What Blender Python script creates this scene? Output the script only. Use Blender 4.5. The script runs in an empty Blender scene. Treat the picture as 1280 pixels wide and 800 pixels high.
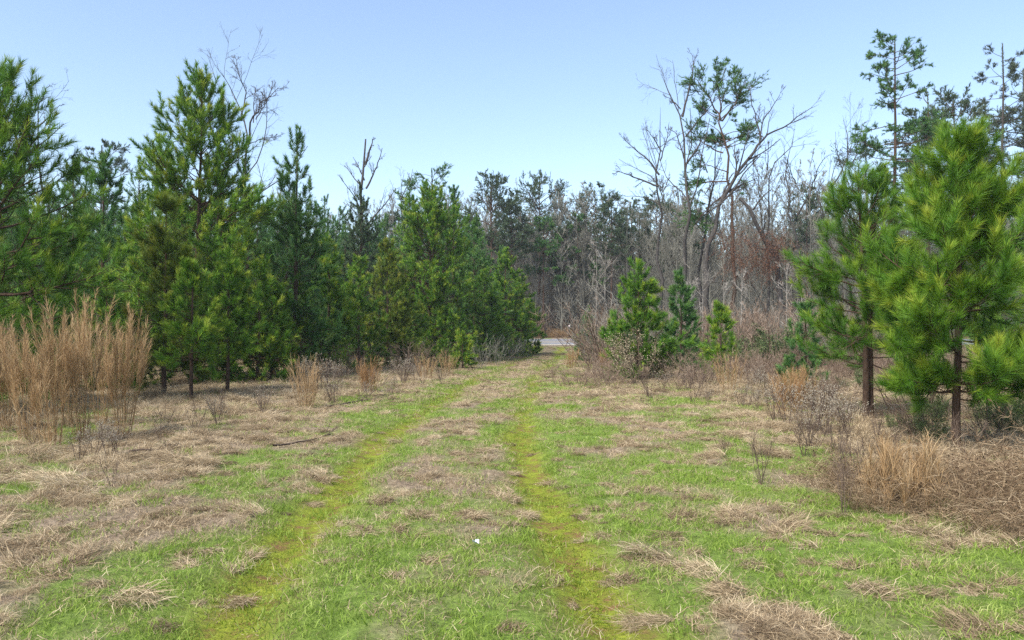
import bpy, math
import numpy as np

# ---------------------------------------------------------------- camera, sky, sun, exposure
scene = bpy.context.scene
COL = scene.collection
F, CX, HOR, EYE = 1000.0, 640.0, 420.0, 1.5          # focal length / centre / horizon in photo pixels, eye height (m)

cam_d = bpy.data.cameras.new('camera')
cam = bpy.data.objects.new('camera', cam_d)
COL.objects.link(cam)
cam_d.sensor_width = 36.0
cam_d.lens = F / 1280.0 * 36.0
cam_d.clip_start = 0.1
cam_d.clip_end = 3000.0
cam.location = (0, 0, EYE)
cam.rotation_euler = (math.radians(90) + math.atan((HOR - 400.0) / F), 0, 0)
scene.camera = cam

SUN_EL, SUN_AZ = math.radians(48), math.radians(222)     # azimuth clockwise from +Y: behind the camera, to the left
world = bpy.data.worlds.new('World')
scene.world = world
world.use_nodes = True
wn = world.node_tree.nodes; wl = world.node_tree.links
wn.clear()
w_out = wn.new('ShaderNodeOutputWorld')
w_bg = wn.new('ShaderNodeBackground')
w_sky = wn.new('ShaderNodeTexSky')
w_sky.sky_type = 'NISHITA'
w_sky.sun_disc = False
w_sky.sun_elevation = SUN_EL
w_sky.sun_rotation = SUN_AZ
w_sky.altitude = 100
w_sky.air_density = 1.0
w_sky.dust_density = 1.0
w_sky.ozone_density = 1.0
w_veil = wn.new('ShaderNodeMixRGB')                        # thin high cloud veil, even over the whole sky
w_veil.inputs[0].default_value = 0.02
w_veil.inputs[2].default_value = (9.0, 9.2, 9.4, 1)
w_bg.inputs[1].default_value = 0.098
wl.new(w_sky.outputs[0], w_veil.inputs[1])
wl.new(w_veil.outputs[0], w_bg.inputs[0])
wl.new(w_bg.outputs[0], w_out.inputs[0])

sun_d = bpy.data.lights.new('sun', 'SUN')
sun_d.energy = 3.0
sun_d.angle = math.radians(28)
sun_d.color = (1.0, 0.95, 0.88)
sun = bpy.data.objects.new('sun', sun_d)
COL.objects.link(sun)
sun.location = (-20, -20, 30)
sun.rotation_euler = (math.radians(90) - SUN_EL, 0, math.radians(180) - SUN_AZ)

vs = scene.view_settings
vs.view_transform = 'Standard'
vs.look = 'None'
vs.exposure = 1.45
vs.gamma = 1.0
vs.use_curve_mapping = False
scene.cycles.max_bounces = 6
scene.cycles.diffuse_bounces = 3
scene.cycles.glossy_bounces = 2
scene.cycles.transmission_bounces = 3
scene.cycles.use_denoising = False

# ---------------------------------------------------------------- helpers
def nrm(v):
    return v / np.maximum(np.linalg.norm(v, axis=-1, keepdims=True), 1e-9)

def perp_random(T, rng):
    r = rng.normal(size=T.shape)
    r -= (r * T).sum(-1, keepdims=True) * T
    return nrm(r)

class MB:
    """collects quads and triangles, one float attribute v per vertex"""
    def __init__(s):
        s.V, s.Q, s.T, s.A, s.n = [], [], [], [], 0
    def add(s, V, Q=None, T=None, a=0.5):
        V = np.asarray(V, float).reshape(-1, 3)
        if Q is not None: s.Q.append(np.asarray(Q, np.int64).reshape(-1, 4) + s.n)
        if T is not None: s.T.append(np.asarray(T, np.int64).reshape(-1, 3) + s.n)
        s.V.append(V)
        s.A.append(np.broadcast_to(np.asarray(a, float), (len(V),)))
        s.n += len(V)
    def mesh(s, name, mat=None, smooth=False, origin=None):
        me = bpy.data.meshes.new(name)
        V = np.concatenate(s.V) if s.V else np.zeros((0, 3))
        if origin is not None: V = V - np.asarray(origin)
        Q = np.concatenate(s.Q) if s.Q else np.zeros((0, 4), np.int64)
        T = np.concatenate(s.T) if s.T else np.zeros((0, 3), np.int64)
        me.vertices.add(len(V)); me.vertices.foreach_set('co', V.astype(np.float32).ravel())
        loops = np.concatenate([Q.ravel(), T.ravel()]).astype(np.int32)
        tot = np.concatenate([np.full(len(Q), 4), np.full(len(T), 3)])
        start = np.concatenate([[0], np.cumsum(tot)[:-1]]) if len(tot) else np.zeros(0)
        me.loops.add(len(loops)); me.loops.foreach_set('vertex_index', loops)
        me.polygons.add(len(tot)); me.polygons.foreach_set('loop_start', start.astype(np.int32))
        at = me.attributes.new('v', 'FLOAT', 'POINT')
        if len(V): at.data.foreach_set('value', np.concatenate(s.A).astype(np.float32))
        if smooth: me.polygons.foreach_set('use_smooth', np.ones(len(tot), bool))
        if mat: me.materials.append(mat)
        me.update(calc_edges=True)
        return me

def tubes(mb, P, R, sides=5, a=0.5):
    N, k, _ = P.shape
    if N == 0: return
    T = nrm(np.gradient(P, axis=1))
    t0 = T.mean(1, keepdims=True)
    ref = np.where(np.abs(t0[..., 2:3]) < 0.8, np.array([0, 0, 1.0]), np.array([1.0, 0, 0]))
    U = nrm(np.cross(T, np.broadcast_to(ref, T.shape)))
    W = np.cross(T, U)
    an = 2 * np.pi * np.arange(sides) / sides
    ring = P[:, :, None] + R[:, :, None, None] * (np.cos(an)[:, None] * U[:, :, None] + np.sin(an)[:, None] * W[:, :, None])
    i = np.arange(N)[:, None, None] * k * sides; j = np.arange(k - 1)[None, :, None] * sides; m = np.arange(sides)[None, None]
    m2 = (m + 1) % sides
    q = np.stack(np.broadcast_arrays(i + j + m, i + j + m2, i + j + sides + m2, i + j + sides + m), -1)
    av = np.broadcast_to(np.asarray(a, float).reshape(-1, 1) if np.ndim(a) else np.full((1, 1), a), (N, k * sides)).ravel()
    mb.add(ring, Q=q, a=av)

def cones(mb, A, B, r, sides=3, a=0.5):
    """thin twigs: base ring and one tip point"""
    N = len(A)
    if N == 0: return
    T = nrm(B - A)
    ref = np.where(np.abs(T[:, 2:3]) < 0.8, np.array([0, 0, 1.0]), np.array([1.0, 0, 0]))
    U = nrm(np.cross(T, ref)); W = np.cross(T, U)
    an = 2 * np.pi * np.arange(sides) / sides
    r = np.broadcast_to(r, (N,))
    ring = A[:, None] + r[:, None, None] * (np.cos(an)[:, None] * U[:, None] + np.sin(an)[:, None] * W[:, None])
    V = np.concatenate([ring, B[:, None]], 1)
    i = np.arange(N)[:, None] * (sides + 1); m = np.arange(sides)[None]
    t = np.stack(np.broadcast_arrays(i + m, i + (m + 1) % sides, i + sides), -1)
    av = np.repeat(np.broadcast_to(np.asarray(a, float), (N,)), sides + 1)
    mb.add(V, T=t, a=av)

def blades(mb, P, D, L, W, rng, a0, a1=None, bend=None):
    """N leaf blades or needles; with bend (N,3) they have a knee"""
    N = len(P)
    if N == 0: return
    L = np.broadcast_to(L, (N,))[:, None]; W = np.broadcast_to(W, (N,))[:, None]
    S = perp_random(D, rng) * W * 0.5
    a0 = np.broadcast_to(np.asarray(a0, float), (N,)); a1 = a0 if a1 is None else np.broadcast_to(np.asarray(a1, float), (N,))
    if bend is None:
        V = np.stack([P - S, P + S, P + D * L], 1)
        t = np.arange(N * 3).reshape(N, 3)
        mb.add(V, T=t, a=np.stack([a0, a0, a1], 1).ravel())
    else:
        m = P + D * L * 0.5
        tip = m + nrm(D + bend) * L * 0.5
        V = np.stack([P - S, P + S, m + S * 0.8, m - S * 0.8, tip], 1)
        b = np.arange(N)[:, None] * 5
        mb.add(V, Q=b + np.array([0, 1, 2, 3]), T=b + np.array([3, 2, 4]), a=np.stack([a0, a0, (a0 + a1) / 2, (a0 + a1) / 2, a1], 1).ravel())

def poly(org, d, L, k, wob, trop, rng):
    """N wandering polylines of k points"""
    N = len(org)
    P = np.zeros((N, k, 3)); P[:, 0] = org
    d = nrm(d)
    st = (np.broadcast_to(L, (N,)) / (k - 1))[:, None]
    tz = np.zeros((N, 3)); tz[:, 2] = trop
    for i in range(1, k):
        P[:, i] = P[:, i - 1] + d * st
        d = nrm(d + rng.normal(size=(N, 3)) * wob + tz)
    return P

def spawn(P, R, L, n, t0, t1, ang, lenf, k, wob, trop, rf, rmin, rng, flat=0.0, taper=0.6):
    N, kp, _ = P.shape
    t = rng.uniform(t0, t1, (N, n))
    f = t * (kp - 1); i = np.clip(f.astype(int), 0, kp - 2); w = (f - i)[..., None]
    idx = np.arange(N)[:, None]
    org = P[idx, i] * (1 - w) + P[idx, i + 1] * w
    tan = nrm(P[idx, i + 1] - P[idx, i])
    r = R[idx, i] * (1 - w[..., 0]) + R[idx, i + 1] * w[..., 0]
    pr = rng.normal(size=tan.shape)
    pr[..., 2] *= (1 - flat)
    pr -= (pr * tan).sum(-1, keepdims=True) * tan
    pr = nrm(pr)
    a = rng.normal(ang, 0.16, (N, n))[..., None]
    d = tan * np.cos(a) + pr * np.sin(a)
    Lc = L[:, None] * lenf * (1.0 - taper * t) * rng.uniform(0.6, 1.25, (N, n))
    org, d, Lc, r = org.reshape(-1, 3), d.reshape(-1, 3), Lc.ravel(), r.ravel()
    Pc = poly(org, d, Lc, k, wob, trop, rng)
    r0 = np.maximum(r * rf, rmin)
    Rc = r0[:, None] * np.linspace(1, 0.35, k)[None]
    Rc = np.maximum(Rc, rmin * 0.6)
    return Pc, Rc, Lc

def spawn_w(P, R, L, total, *a, **kw):
    """like spawn, but longer limbs carry more shoots"""
    rng = a[-1]
    i = rng.choice(len(P), int(total), p=L / L.sum())
    return spawn(P[i], R[i], L[i], 1, *a, **kw)

def resample(pts, k):
    pts = np.asarray(pts, float)
    s = np.concatenate([[0], np.cumsum(np.linalg.norm(np.diff(pts, axis=0), axis=1))])
    u = np.linspace(0, s[-1], k)
    return np.stack([np.interp(u, s, pts[:, c]) for c in range(3)], 1)

def hash2(ix, iy, seed):
    h = np.sin(ix * 127.1 + iy * 311.7 + seed * 74.7) * 43758.5453
    return h - np.floor(h)
def vnoise(x, y, seed=0):
    ix, iy = np.floor(x), np.floor(y); fx, fy = x - ix, y - iy
    fx = fx * fx * (3 - 2 * fx); fy = fy * fy * (3 - 2 * fy)
    a, b, c, d = hash2(ix, iy, seed), hash2(ix + 1, iy, seed), hash2(ix, iy + 1, seed), hash2(ix + 1, iy + 1, seed)
    return (a * (1 - fx) + b * fx) * (1 - fy) + (c * (1 - fx) + d * fx) * fy
def fbm(x, y, seed=0, o=4):
    s, a, t = 0, 0.5, 0
    for i in range(o):
        s = s + a * vnoise(x, y, seed + i * 3.1); t += a; a *= 0.5; x = x * 2.03 + 5.2; y = y * 2.03 + 1.3
    return s / t
def sstep(a, b, x):
    t = np.clip((x - a) / (b - a), 0, 1); return t * t * (3 - 2 * t)

# ---------------------------------------------------------------- the lie of the land
PATH_Y = np.array([-30, 0, 4.0, 5.4, 8.5, 12, 19.5, 31, 50, 80, 400.])
PATH_X = np.array([0.3, -0.25, -0.42, -0.53, -0.85, -0.92, -0.65, -0.08, 1.6, 4.2, 40.])
def path_x(y): return np.interp(y, PATH_Y, PATH_X)
def road_s(x, y): return y - (81.0 - 0.07 * (x - 4.0))
ROAD_W = 6.4
def tracks(x, y):
    o = x - path_x(y)
    wob = (vnoise(y * 0.9, x * 0 + 3.0, 4) - 0.5) * 0.22
    w = 0.20 + 0.12 * vnoise(y * 0.6, x * 0 + 9.0, 8)
    return (np.exp(-((o - 1.0 - wob) / w) ** 2) + np.exp(-((o + 1.0 - wob) / w) ** 2)) * (1 - sstep(72, 79, y))
def dryness(x, y):
    o = x - path_x(y)
    n = fbm(x * 1.0, y * 0.6, 2.0, 4)
    b = 0.10 * np.exp(-(o / 0.6) ** 2)
    b = b + 0.115 * sstep(1.6, 3.2, -o) + 0.05 * sstep(1.5, 3.0, o) * sstep(3, 9, y) + 0.10 * sstep(3.2, 6.5, o) + .10 * sstep(5.5, 8, np.abs(o))
    b = b + 0.12 * sstep(12, 30, y) + .08 * sstep(7, 4, y) * (.4 + sstep(1.2, 2.2, -o))
    b = b - 0.42 * np.clip(tracks(x, y), 0, 1) * (0.7 + 0.6 * vnoise(x * 1.3, y * 0.9, 31))
    return sstep(0.43, 0.66, n + b)
def base_z(x, y):
    s = road_s(x, y)
    z = np.where(s < 0, 0.54 * sstep(-32, 0, s), np.where(s < ROAD_W, 0.54 + 0.1 * s, 0.54 + 0.1 * ROAD_W))
    z = z + 0.03 * np.clip(s - ROAD_W, 0, 40) + 9.0 * sstep(25, 190, s)
    z = z - 0.05 * sstep(-0.4, 0.0, s) * (1 - sstep(ROAD_W, ROAD_W + 0.4, s))
    return z
def ground_z(x, y):
    x = np.asarray(x, float); y = np.asarray(y, float)
    s = road_s(x, y)
    off = 1 - sstep(-4, -0.5, s) * (1 - sstep(ROAD_W + 0.5, ROAD_W + 4, s))
    z = base_z(x, y)
    bump = 0.10 * (fbm(x * 0.35, y * 0.35, 5.0, 3) - 0.5) + 0.07 * (fbm(x * 2.2, y * 2.2, 6.0, 3) - 0.5)
    bump = bump + 0.05 * dryness(x, y) * fbm(x * 3.1, y * 3.1, 9.0, 2)
    bump = bump - 0.075 * np.clip(tracks(x, y), 0, 1)
    return z + bump * off
def gz(x, y): return float(ground_z(np.array(x), np.array(y)))

def at(px, py):
    """photo pixel on the open ground -> (x, y)"""
    d = EYE * F / (py - HOR)
    return (px - CX) / F * d, d
def pxy(px, d): return (px - CX) / F * d, d
def hz(py, d): return EYE + (HOR - py) / F * d

# ---------------------------------------------------------------- materials
def ramp_mat(name, stops, rough=0.6, transl=0.0, rnd=0.0, spec=0.25, patch=0.0, patch_scale=0.8, attr=True, bump=None):
    m = bpy.data.materials.new(name); m.use_nodes = True
    n, l = m.node_tree.nodes, m.node_tree.links
    bs = n['Principled BSDF']; out = n['Material Output']
    bs.inputs['Roughness'].default_value = rough
    bs.inputs['Specular IOR Level'].default_value = spec
    r = n.new('ShaderNodeValToRGB')
    el = r.color_ramp.elements
    while len(el) > 1: el.remove(el[-1])
    el[0].position, el[0].color = stops[0][0], (*stops[0][1], 1)
    for p, c in stops[1:]:
        e = el.new(p); e.color = (*c, 1)
    if attr:
        src = n.new('ShaderNodeAttribute'); src.attribute_name = 'v'; fac = src.outputs['Fac']
    else:
        src = n.new('ShaderNodeValue'); src.outputs[0].default_value = 0.5; fac = src.outputs[0]
    def plus(sock, other, amt):
        a = n.new('ShaderNodeMath'); a.operation = 'SUBTRACT'; a.inputs[1].default_value = 0.5; l.new(other, a.inputs[0])
        b = n.new('ShaderNodeMath'); b.operation = 'MULTIPLY_ADD'; b.inputs[1].default_value = amt
        l.new(a.outputs[0], b.inputs[0]); l.new(sock, b.inputs[2]); return b.outputs[0]
    if rnd:
        oi = n.new('ShaderNodeObjectInfo'); fac = plus(fac, oi.outputs['Random'], rnd)
    if patch:
        g = n.new('ShaderNodeNewGeometry'); tx = n.new('ShaderNodeTexNoise'); tx.inputs['Scale'].default_value = patch_scale
        tx.inputs['Detail'].default_value = 3
        l.new(g.outputs['Position'], tx.inputs['Vector']); fac = plus(fac, tx.outputs['Fac'], patch)
    l.new(fac, r.inputs[0]); l.new(r.outputs[0], bs.inputs['Base Color'])
    if bump:
        tx = n.new('ShaderNodeTexNoise'); tx.inputs['Scale'].default_value = bump[0]; tx.inputs['Detail'].default_value = 6
        co = n.new('ShaderNodeTexCoord'); mp = n.new('ShaderNodeMapping'); mp.inputs['Scale'].default_value = (1, 1, bump[2] if len(bump) > 2 else 1)
        l.new(co.outputs['Object'], mp.inputs[0]); l.new(mp.outputs[0], tx.inputs['Vector'])
        bp = n.new('ShaderNodeBump'); bp.inputs['Strength'].default_value = bump[1]; bp.inputs['Distance'].default_value = 0.03
        l.new(tx.outputs['Fac'], bp.inputs['Height']); l.new(bp.outputs[0], bs.inputs['Normal'])
        mx = n.new('ShaderNodeMixRGB'); mx.blend_type = 'MULTIPLY'; mx.inputs[0].default_value = 0.75
        cr = n.new('ShaderNodeValToRGB'); cr.color_ramp.elements[0].position = 0.35; cr.color_ramp.elements[1].position = 0.65
        cr.color_ramp.elements[0].color = (0.35, 0.33, 0.32, 1); cr.color_ramp.elements[1].color = (1.15, 1.1, 1.05, 1)
        l.new(tx.outputs['Fac'], cr.inputs[0]); l.new(r.outputs[0], mx.inputs[1]); l.new(cr.outputs[0], mx.inputs[2]); l.new(mx.outputs[0], bs.inputs['Base Color'])
    if transl:
        tr = n.new('ShaderNodeBsdfTranslucent'); ms = n.new('ShaderNodeMixShader'); ms.inputs[0].default_value = transl
        l.new(r.outputs[0], tr.inputs[0]); l.new(bs.outputs[0], ms.inputs[1]); l.new(tr.outputs[0], ms.inputs[2]); l.new(ms.outputs[0], out.inputs[0])
    return m

M = {}
M['needle'] = ramp_mat('pine_needles', [(0, (.030, .086, .010)), (.45, (.074, .185, .016)), (.8, (.16, .275, .022)), (1, (.29, .35, .035))], .5, .24, .12)
M['needle_yellow'] = ramp_mat('yellowish_pine_needles', [(0, (.045, .085, .012)), (.45, (.10, .16, .018)), (.8, (.20, .24, .025)), (1, (.30, .30, .05))], .45, .28, .12)
M['needle_blue'] = ramp_mat('dark_pine_needles', [(0, (.022, .070, .020)), (.45, (.056, .150, .034)), (.8, (.10, .21, .044)), (1, (.16, .25, .06))], .5, .24, .18)
M['needle_far'] = ramp_mat('far_pine_needles', [(0, (.026, .054, .026)), (.5, (.052, .092, .042)), (1, (.10, .145, .065))], .55, .2, .25)
M['needle_olive'] = ramp_mat('olive_pine_needles', [(0, (.035, .055, .035)), (.5, (.065, .092, .055)), (1, (.115, .14, .085))], .55, .2, .2)
M['bark'] = ramp_mat('pine_bark', [(0, (.040, .028, .021)), (.5, (.085, .057, .041)), (1, (.16, .105, .075))], .9, 0, .1, .1, bump=(22, .8, .35))
M['bark_grey'] = ramp_mat('grey_bark', [(0, (.036, .033, .031)), (.5, (.068, .063, .058)), (1, (.12, .11, .10))], .9, 0, .2, .1, bump=(14, .6, .3))
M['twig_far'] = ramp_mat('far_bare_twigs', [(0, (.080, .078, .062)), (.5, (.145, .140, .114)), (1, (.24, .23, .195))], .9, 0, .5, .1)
M['bark_pale'] = ramp_mat('pale_bark', [(0, (.19, .175, .15)), (.5, (.30, .28, .25)), (1, (.40, .375, .34))], .85, 0, .15, .15, bump=(9, .4, .6))
M['brush'] = ramp_mat('red_brown_brush', [(0, (.075, .048, .034)), (.5, (.15, .105, .075)), (1, (.28, .215, .16))], .9, 0, .45, .1)
M['bramble'] = ramp_mat('bramble_stems', [(0, (.055, .032, .022)), (.35, (.15, .098, .055)), (.7, (.31, .225, .135)), (1, (.52, .42, .28))], .85, .1, .2, .15)
M['evergreen_shrub'] = ramp_mat('olive_leaves', [(0, (.035, .06, .018)), (.5, (.075, .11, .035)), (1, (.15, .18, .07))], .5, .2, .3)
M['grass'] = ramp_mat('green_grass', [(0, (.090, .15, .016)), (.4, (.18, .275, .034)), (.75, (.29, .38, .075)), (1, (.48, .49, .20))], .55, .35, .25, .2, patch=.55, patch_scale=.55)
M['moss'] = ramp_mat('mossy_track_grass', [(0, (.10, .14, .014)), (.4, (.18, .25, .022)), (.75, (.27, .335, .04)), (1, (.42, .38, .13))], .6, .35, .25, .2, patch=.5, patch_scale=.9)
M['straw'] = ramp_mat('dead_grass', [(0, (.10, .066, .038)), (.35, (.25, .182, .108)), (.7, (.41, .318, .195)), (1, (.60, .495, .335))], .75, .2, .3, .2, patch=.4, patch_scale=1.3)
M['plume'] = ramp_mat('tan_plumes', [(0, (.14, .088, .044)), (.4, (.30, .19, .092)), (.75, (.46, .315, .165)), (1, (.60, .46, .28))], .7, .3, .1, .15)
M['rust_grass'] = ramp_mat('rust_grass', [(0, (.14, .075, .035)), (.5, (.31, .175, .075)), (1, (.48, .32, .17))], .7, .25, .2, .15)
M['weed_stem'] = ramp_mat('weed_stems', [(0, (.06, .042, .034)), (.5, (.13, .095, .072)), (1, (.24, .19, .14))], .85, 0, .3, .1)
M['fluff'] = ramp_mat('seed_fluff', [(0, (.27, .225, .165)), (.5, (.40, .35, .27)), (1, (.56, .51, .42))], .9, .3, .15, .05)
M['seedy'] = ramp_mat('seedy_tan', [(0, (.12, .09, .06)), (.5, (.26, .21, .13)), (1, (.42, .36, .25))], .85, .2, .15, .1)
M['dead_leaf'] = ramp_mat('dead_leaves', [(0, (.07, .035, .024)), (.5, (.15, .075, .045)), (1, (.26, .14, .08))], .8, .2, .2, .15)
M['post'] = ramp_mat('dark_post_wood', [(0, (.03, .022, .018)), (1, (.07, .05, .04))], .9, 0, 0, .1, attr=False, bump=(12, .6, .3))
M['reflector'] = ramp_mat('pale_plate', [(0, (.40, .34, .34)), (1, (.45, .38, .38))], .4, 0, 0, .4, attr=False)
M['scrap'] = ramp_mat('white_scrap', [(0, (.5, .55, .58)), (1, (.6, .64, .68))], .5, .1, 0, .3)

def ground_material():
    m = bpy.data.materials.new('field_soil_and_turf'); m.use_nodes = True
    n, l = m.node_tree.nodes, m.node_tree.links
    bs = n['Principled BSDF']; bs.inputs['Roughness'].default_value = .95; bs.inputs['Specular IOR Level'].default_value = .08
    g = n.new('ShaderNodeNewGeometry')
    def noise(s, d=6, st=(1, 1, 1)):
        mp = n.new('ShaderNodeMapping'); mp.inputs['Scale'].default_value = st
        t = n.new('ShaderNodeTexNoise'); t.inputs['Scale'].default_value = s; t.inputs['Detail'].default_value = d; t.inputs['Roughness'].default_value = .65
        l.new(g.outputs['Position'], mp.inputs[0]); l.new(mp.outputs[0], t.inputs['Vector']); return t.outputs['Fac']
    def ramp(f, st):
        r = n.new('ShaderNodeValToRGB'); el = r.color_ramp.elements
        while len(el) > 1: el.remove(el[-1])
        el[0].position, el[0].color = st[0][0], (*st[0][1], 1)
        for p, c in st[1:]:
            e = el.new(p); e.color = (*c, 1)
        l.new(f, r.inputs[0]); return r.outputs[0]
    def attr(a):
        t = n.new('ShaderNodeAttribute'); t.attribute_name = a; return t.outputs['Fac']
    def mix(f, a, b):
        x = n.new('ShaderNodeMixRGB'); l.new(f, x.inputs[0]); l.new(a, x.inputs[1]); l.new(b, x.inputs[2]); return x.outputs[0]
    green = ramp(noise(9), [(.3, (.075, .10, .022)), (.5, (.125, .19, .035)), (.7, (.20, .27, .06))])
    dry = ramp(noise(16), [(.3, (.10, .072, .05)), (.5, (.21, .16, .11)), (.68, (.33, .26, .18))])
    moss = ramp(noise(7), [(.36, (.19, .105, .05)), (.46, (.17, .16, .03)), (.56, (.19, .22, .025)), (.7, (.25, .28, .035))])
    litter = ramp(noise(5), [(.3, (.05, .035, .024)), (.5, (.12, .078, .05)), (.7, (.21, .14, .09))])
    ed = n.new('ShaderNodeMath'); ed.operation = 'MULTIPLY_ADD'; ed.inputs[1].default_value = .9
    sub = n.new('ShaderNodeMath'); sub.operation = 'SUBTRACT'; sub.inputs[1].default_value = .5; l.new(noise(3.5), sub.inputs[0])
    l.new(sub.outputs[0], ed.inputs[0]); l.new(attr('dry'), ed.inputs[2]); ed.use_clamp = True
    c = mix(ed.outputs[0], green, dry)
    c = mix(attr('track'), c, moss)
    c = mix(attr('wood'), c, litter)
    l.new(c, bs.inputs['Base Color'])
    bp = n.new('ShaderNodeBump'); bp.inputs['Strength'].default_value = .9; bp.inputs['Distance'].default_value = .04
    l.new(noise(30, 8), bp.inputs['Height']); l.new(bp.outputs[0], bs.inputs['Normal'])
    return m

def asphalt_material(name, a, b, sc):
    m = bpy.data.materials.new(name); m.use_nodes = True
    n, l = m.node_tree.nodes, m.node_tree.links
    bs = n['Principled BSDF']; bs.inputs['Roughness'].default_value = .7
    g = n.new('ShaderNodeNewGeometry'); t = n.new('ShaderNodeTexNoise'); t.inputs['Scale'].default_value = sc; t.inputs['Detail'].default_value = 8
    r = n.new('ShaderNodeValToRGB'); r.color_ramp.elements[0].position = .3; r.color_ramp.elements[1].position = .7
    r.color_ramp.elements[0].color = (*a, 1); r.color_ramp.elements[1].color = (*b, 1)
    l.new(g.outputs['Position'], t.inputs['Vector']); l.new(t.outputs['Fac'], r.inputs[0]); l.new(r.outputs[0], bs.inputs['Base Color'])
    return m

# ---------------------------------------------------------------- object helpers
def link(name, data, parent=None, loc=(0, 0, 0)):
    o = bpy.data.objects.new(name, data); COL.objects.link(o); o.location = loc
    if parent is not None: o.parent = parent
    return o
def tag(o, label=None, cat=None, group=None, kind=None):
    if label: o['label'] = label
    if cat: o['category'] = cat
    if group: o['group'] = group
    if kind: o['kind'] = kind
    return o
def thing(name, label, cat, loc, group=None):
    return tag(link(name, None, None, loc), label, cat, group)
def dup(root, loc, rz, sc, label=None, group=None):
    r = root.copy(); COL.objects.link(r)
    r.location = loc; r.rotation_euler = (0, 0, rz)
    r.scale = sc if np.ndim(sc) else (sc, sc, sc)
    if label: r['label'] = label
    if group: r['group'] = group
    for ch in root.children:
        c = ch.copy(); COL.objects.link(c); c.parent = r
    return r

def scatter(name, meshes, X, Y, Z, rot, scl, idx, label, cat):
    """one 'stuff' object: small plants strewn on the ground by geometry nodes"""
    me = bpy.data.meshes.new(name)
    me.vertices.add(len(X)); me.vertices.foreach_set('co', np.stack([X, Y, Z], 1).astype(np.float32).ravel())
    a = me.attributes.new('rot', 'FLOAT_VECTOR', 'POINT'); a.data.foreach_set('vector', rot.astype(np.float32).ravel())
    a = me.attributes.new('scl', 'FLOAT_VECTOR', 'POINT'); a.data.foreach_set('vector', scl.astype(np.float32).ravel())
    a = me.attributes.new('idx', 'INT', 'POINT'); a.data.foreach_set('value', idx.astype(np.int32))
    for mm in meshes:
        if mm.materials and mm.materials[0] not in list(me.materials): me.materials.append(mm.materials[0])
    o = link(name, me)
    ng = bpy.data.node_groups.new(name, 'GeometryNodeTree')
    ng.interface.new_socket('Geometry', in_out='INPUT', socket_type='NodeSocketGeometry')
    ng.interface.new_socket('Geometry', in_out='OUTPUT', socket_type='NodeSocketGeometry')
    n, l = ng.nodes, ng.links
    gi, go, jn = n.new('NodeGroupInput'), n.new('NodeGroupOutput'), n.new('GeometryNodeJoinGeometry')
    def na(nm, dt):
        t = n.new('GeometryNodeInputNamedAttribute'); t.data_type = dt; t.inputs['Name'].default_value = nm; return t.outputs[0]
    rt, sc, ix = na('rot', 'FLOAT_VECTOR'), na('scl', 'FLOAT_VECTOR'), na('idx', 'INT')
    e2r = n.new('FunctionNodeEulerToRotation'); l.new(rt, e2r.inputs[0])
    for i, mm in enumerate(meshes):
        src = bpy.data.objects.new(name + '_source', mm)
        oi = n.new('GeometryNodeObjectInfo'); oi.inputs['Object'].default_value = src; oi.inputs['As Instance'].default_value = False
        cp = n.new('FunctionNodeCompare'); cp.data_type = 'INT'; cp.operation = 'EQUAL'
        l.new(ix, cp.inputs[2]); cp.inputs[3].default_value = i
        ip = n.new('GeometryNodeInstanceOnPoints')
        l.new(gi.outputs[0], ip.inputs['Points']); l.new(cp.outputs[0], ip.inputs['Selection']); l.new(oi.outputs['Geometry'], ip.inputs['Instance'])
        l.new(e2r.outputs[0], ip.inputs['Rotation']); l.new(sc, ip.inputs['Scale'])
        l.new(ip.outputs[0], jn.inputs[0])
    l.new(jn.outputs[0], go.inputs[0])
    md = o.modifiers.new('scatter', 'NODES'); md.node_group = ng
    return tag(o, label, cat, None, 'stuff')

def wedge(dens, y0, y1, rng, side=0.78, extra=2.5):
    """random points on the ground in front of the camera, dens(y) per square metre"""
    X, Y = [], []
    ys = np.concatenate([np.arange(y0, 16, 1.0), np.arange(16, 40, 3.0), np.arange(40, 200, 10.0)])
    ys = np.append(ys[ys < y1], y1)
    for a, b in zip(ys[:-1], ys[1:]):
        hw = side * b + extra
        n = int(dens((a + b) / 2) * (b - a) * 2 * hw)
        X.append(rng.uniform(-hw, hw, n)); Y.append(rng.uniform(a, b, n))
    return np.concatenate(X), np.concatenate(Y)

# ---------------------------------------------------------------- the setting: ground, road
def grade(lo, hi, d0, d1, step, far_lo, far_hi, g):
    c = list(np.arange(d0, d1 + 1e-6, step))
    s = step
    while c[-1] < far_hi:
        s = s * g; c.append(c[-1] + s)
    s = step
    while c[0] > far_lo:
        s = s * g; c.insert(0, c[0] - s)
    return np.array(c)
gx = grade(0, 0, -6.5, 6.5, 0.10, -900, 900, 1.09)
gy = grade(0, 0, 2.4, 13.0, 0.10, -300, 1500, 1.055)
GX, GY = np.meshgrid(gx, gy)
GZ = ground_z(GX, GY)
nx, ny = len(gx), len(gy)
ii = (np.arange(ny - 1)[:, None] * nx + np.arange(nx - 1)[None]).ravel()
mb = MB(); mb.add(np.stack([GX, GY, GZ], -1), Q=np.stack([ii, ii + 1, ii + nx + 1, ii + nx], 1))
me = mb.mesh('ground', ground_material(), True)
o_ = GX - path_x(GY)
wood = np.maximum(np.maximum(sstep(7.0, 12.0, -o_) * sstep(8, 16, GY), sstep(9, 16, o_ + 0.03 * GY) * sstep(9, 22, GY)), sstep(ROAD_W + 1, ROAD_W + 8, road_s(GX, GY)))
wood = np.maximum(wood, sstep(2.8, 4.5, np.abs(o_)) * sstep(30, 42, GY))
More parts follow.
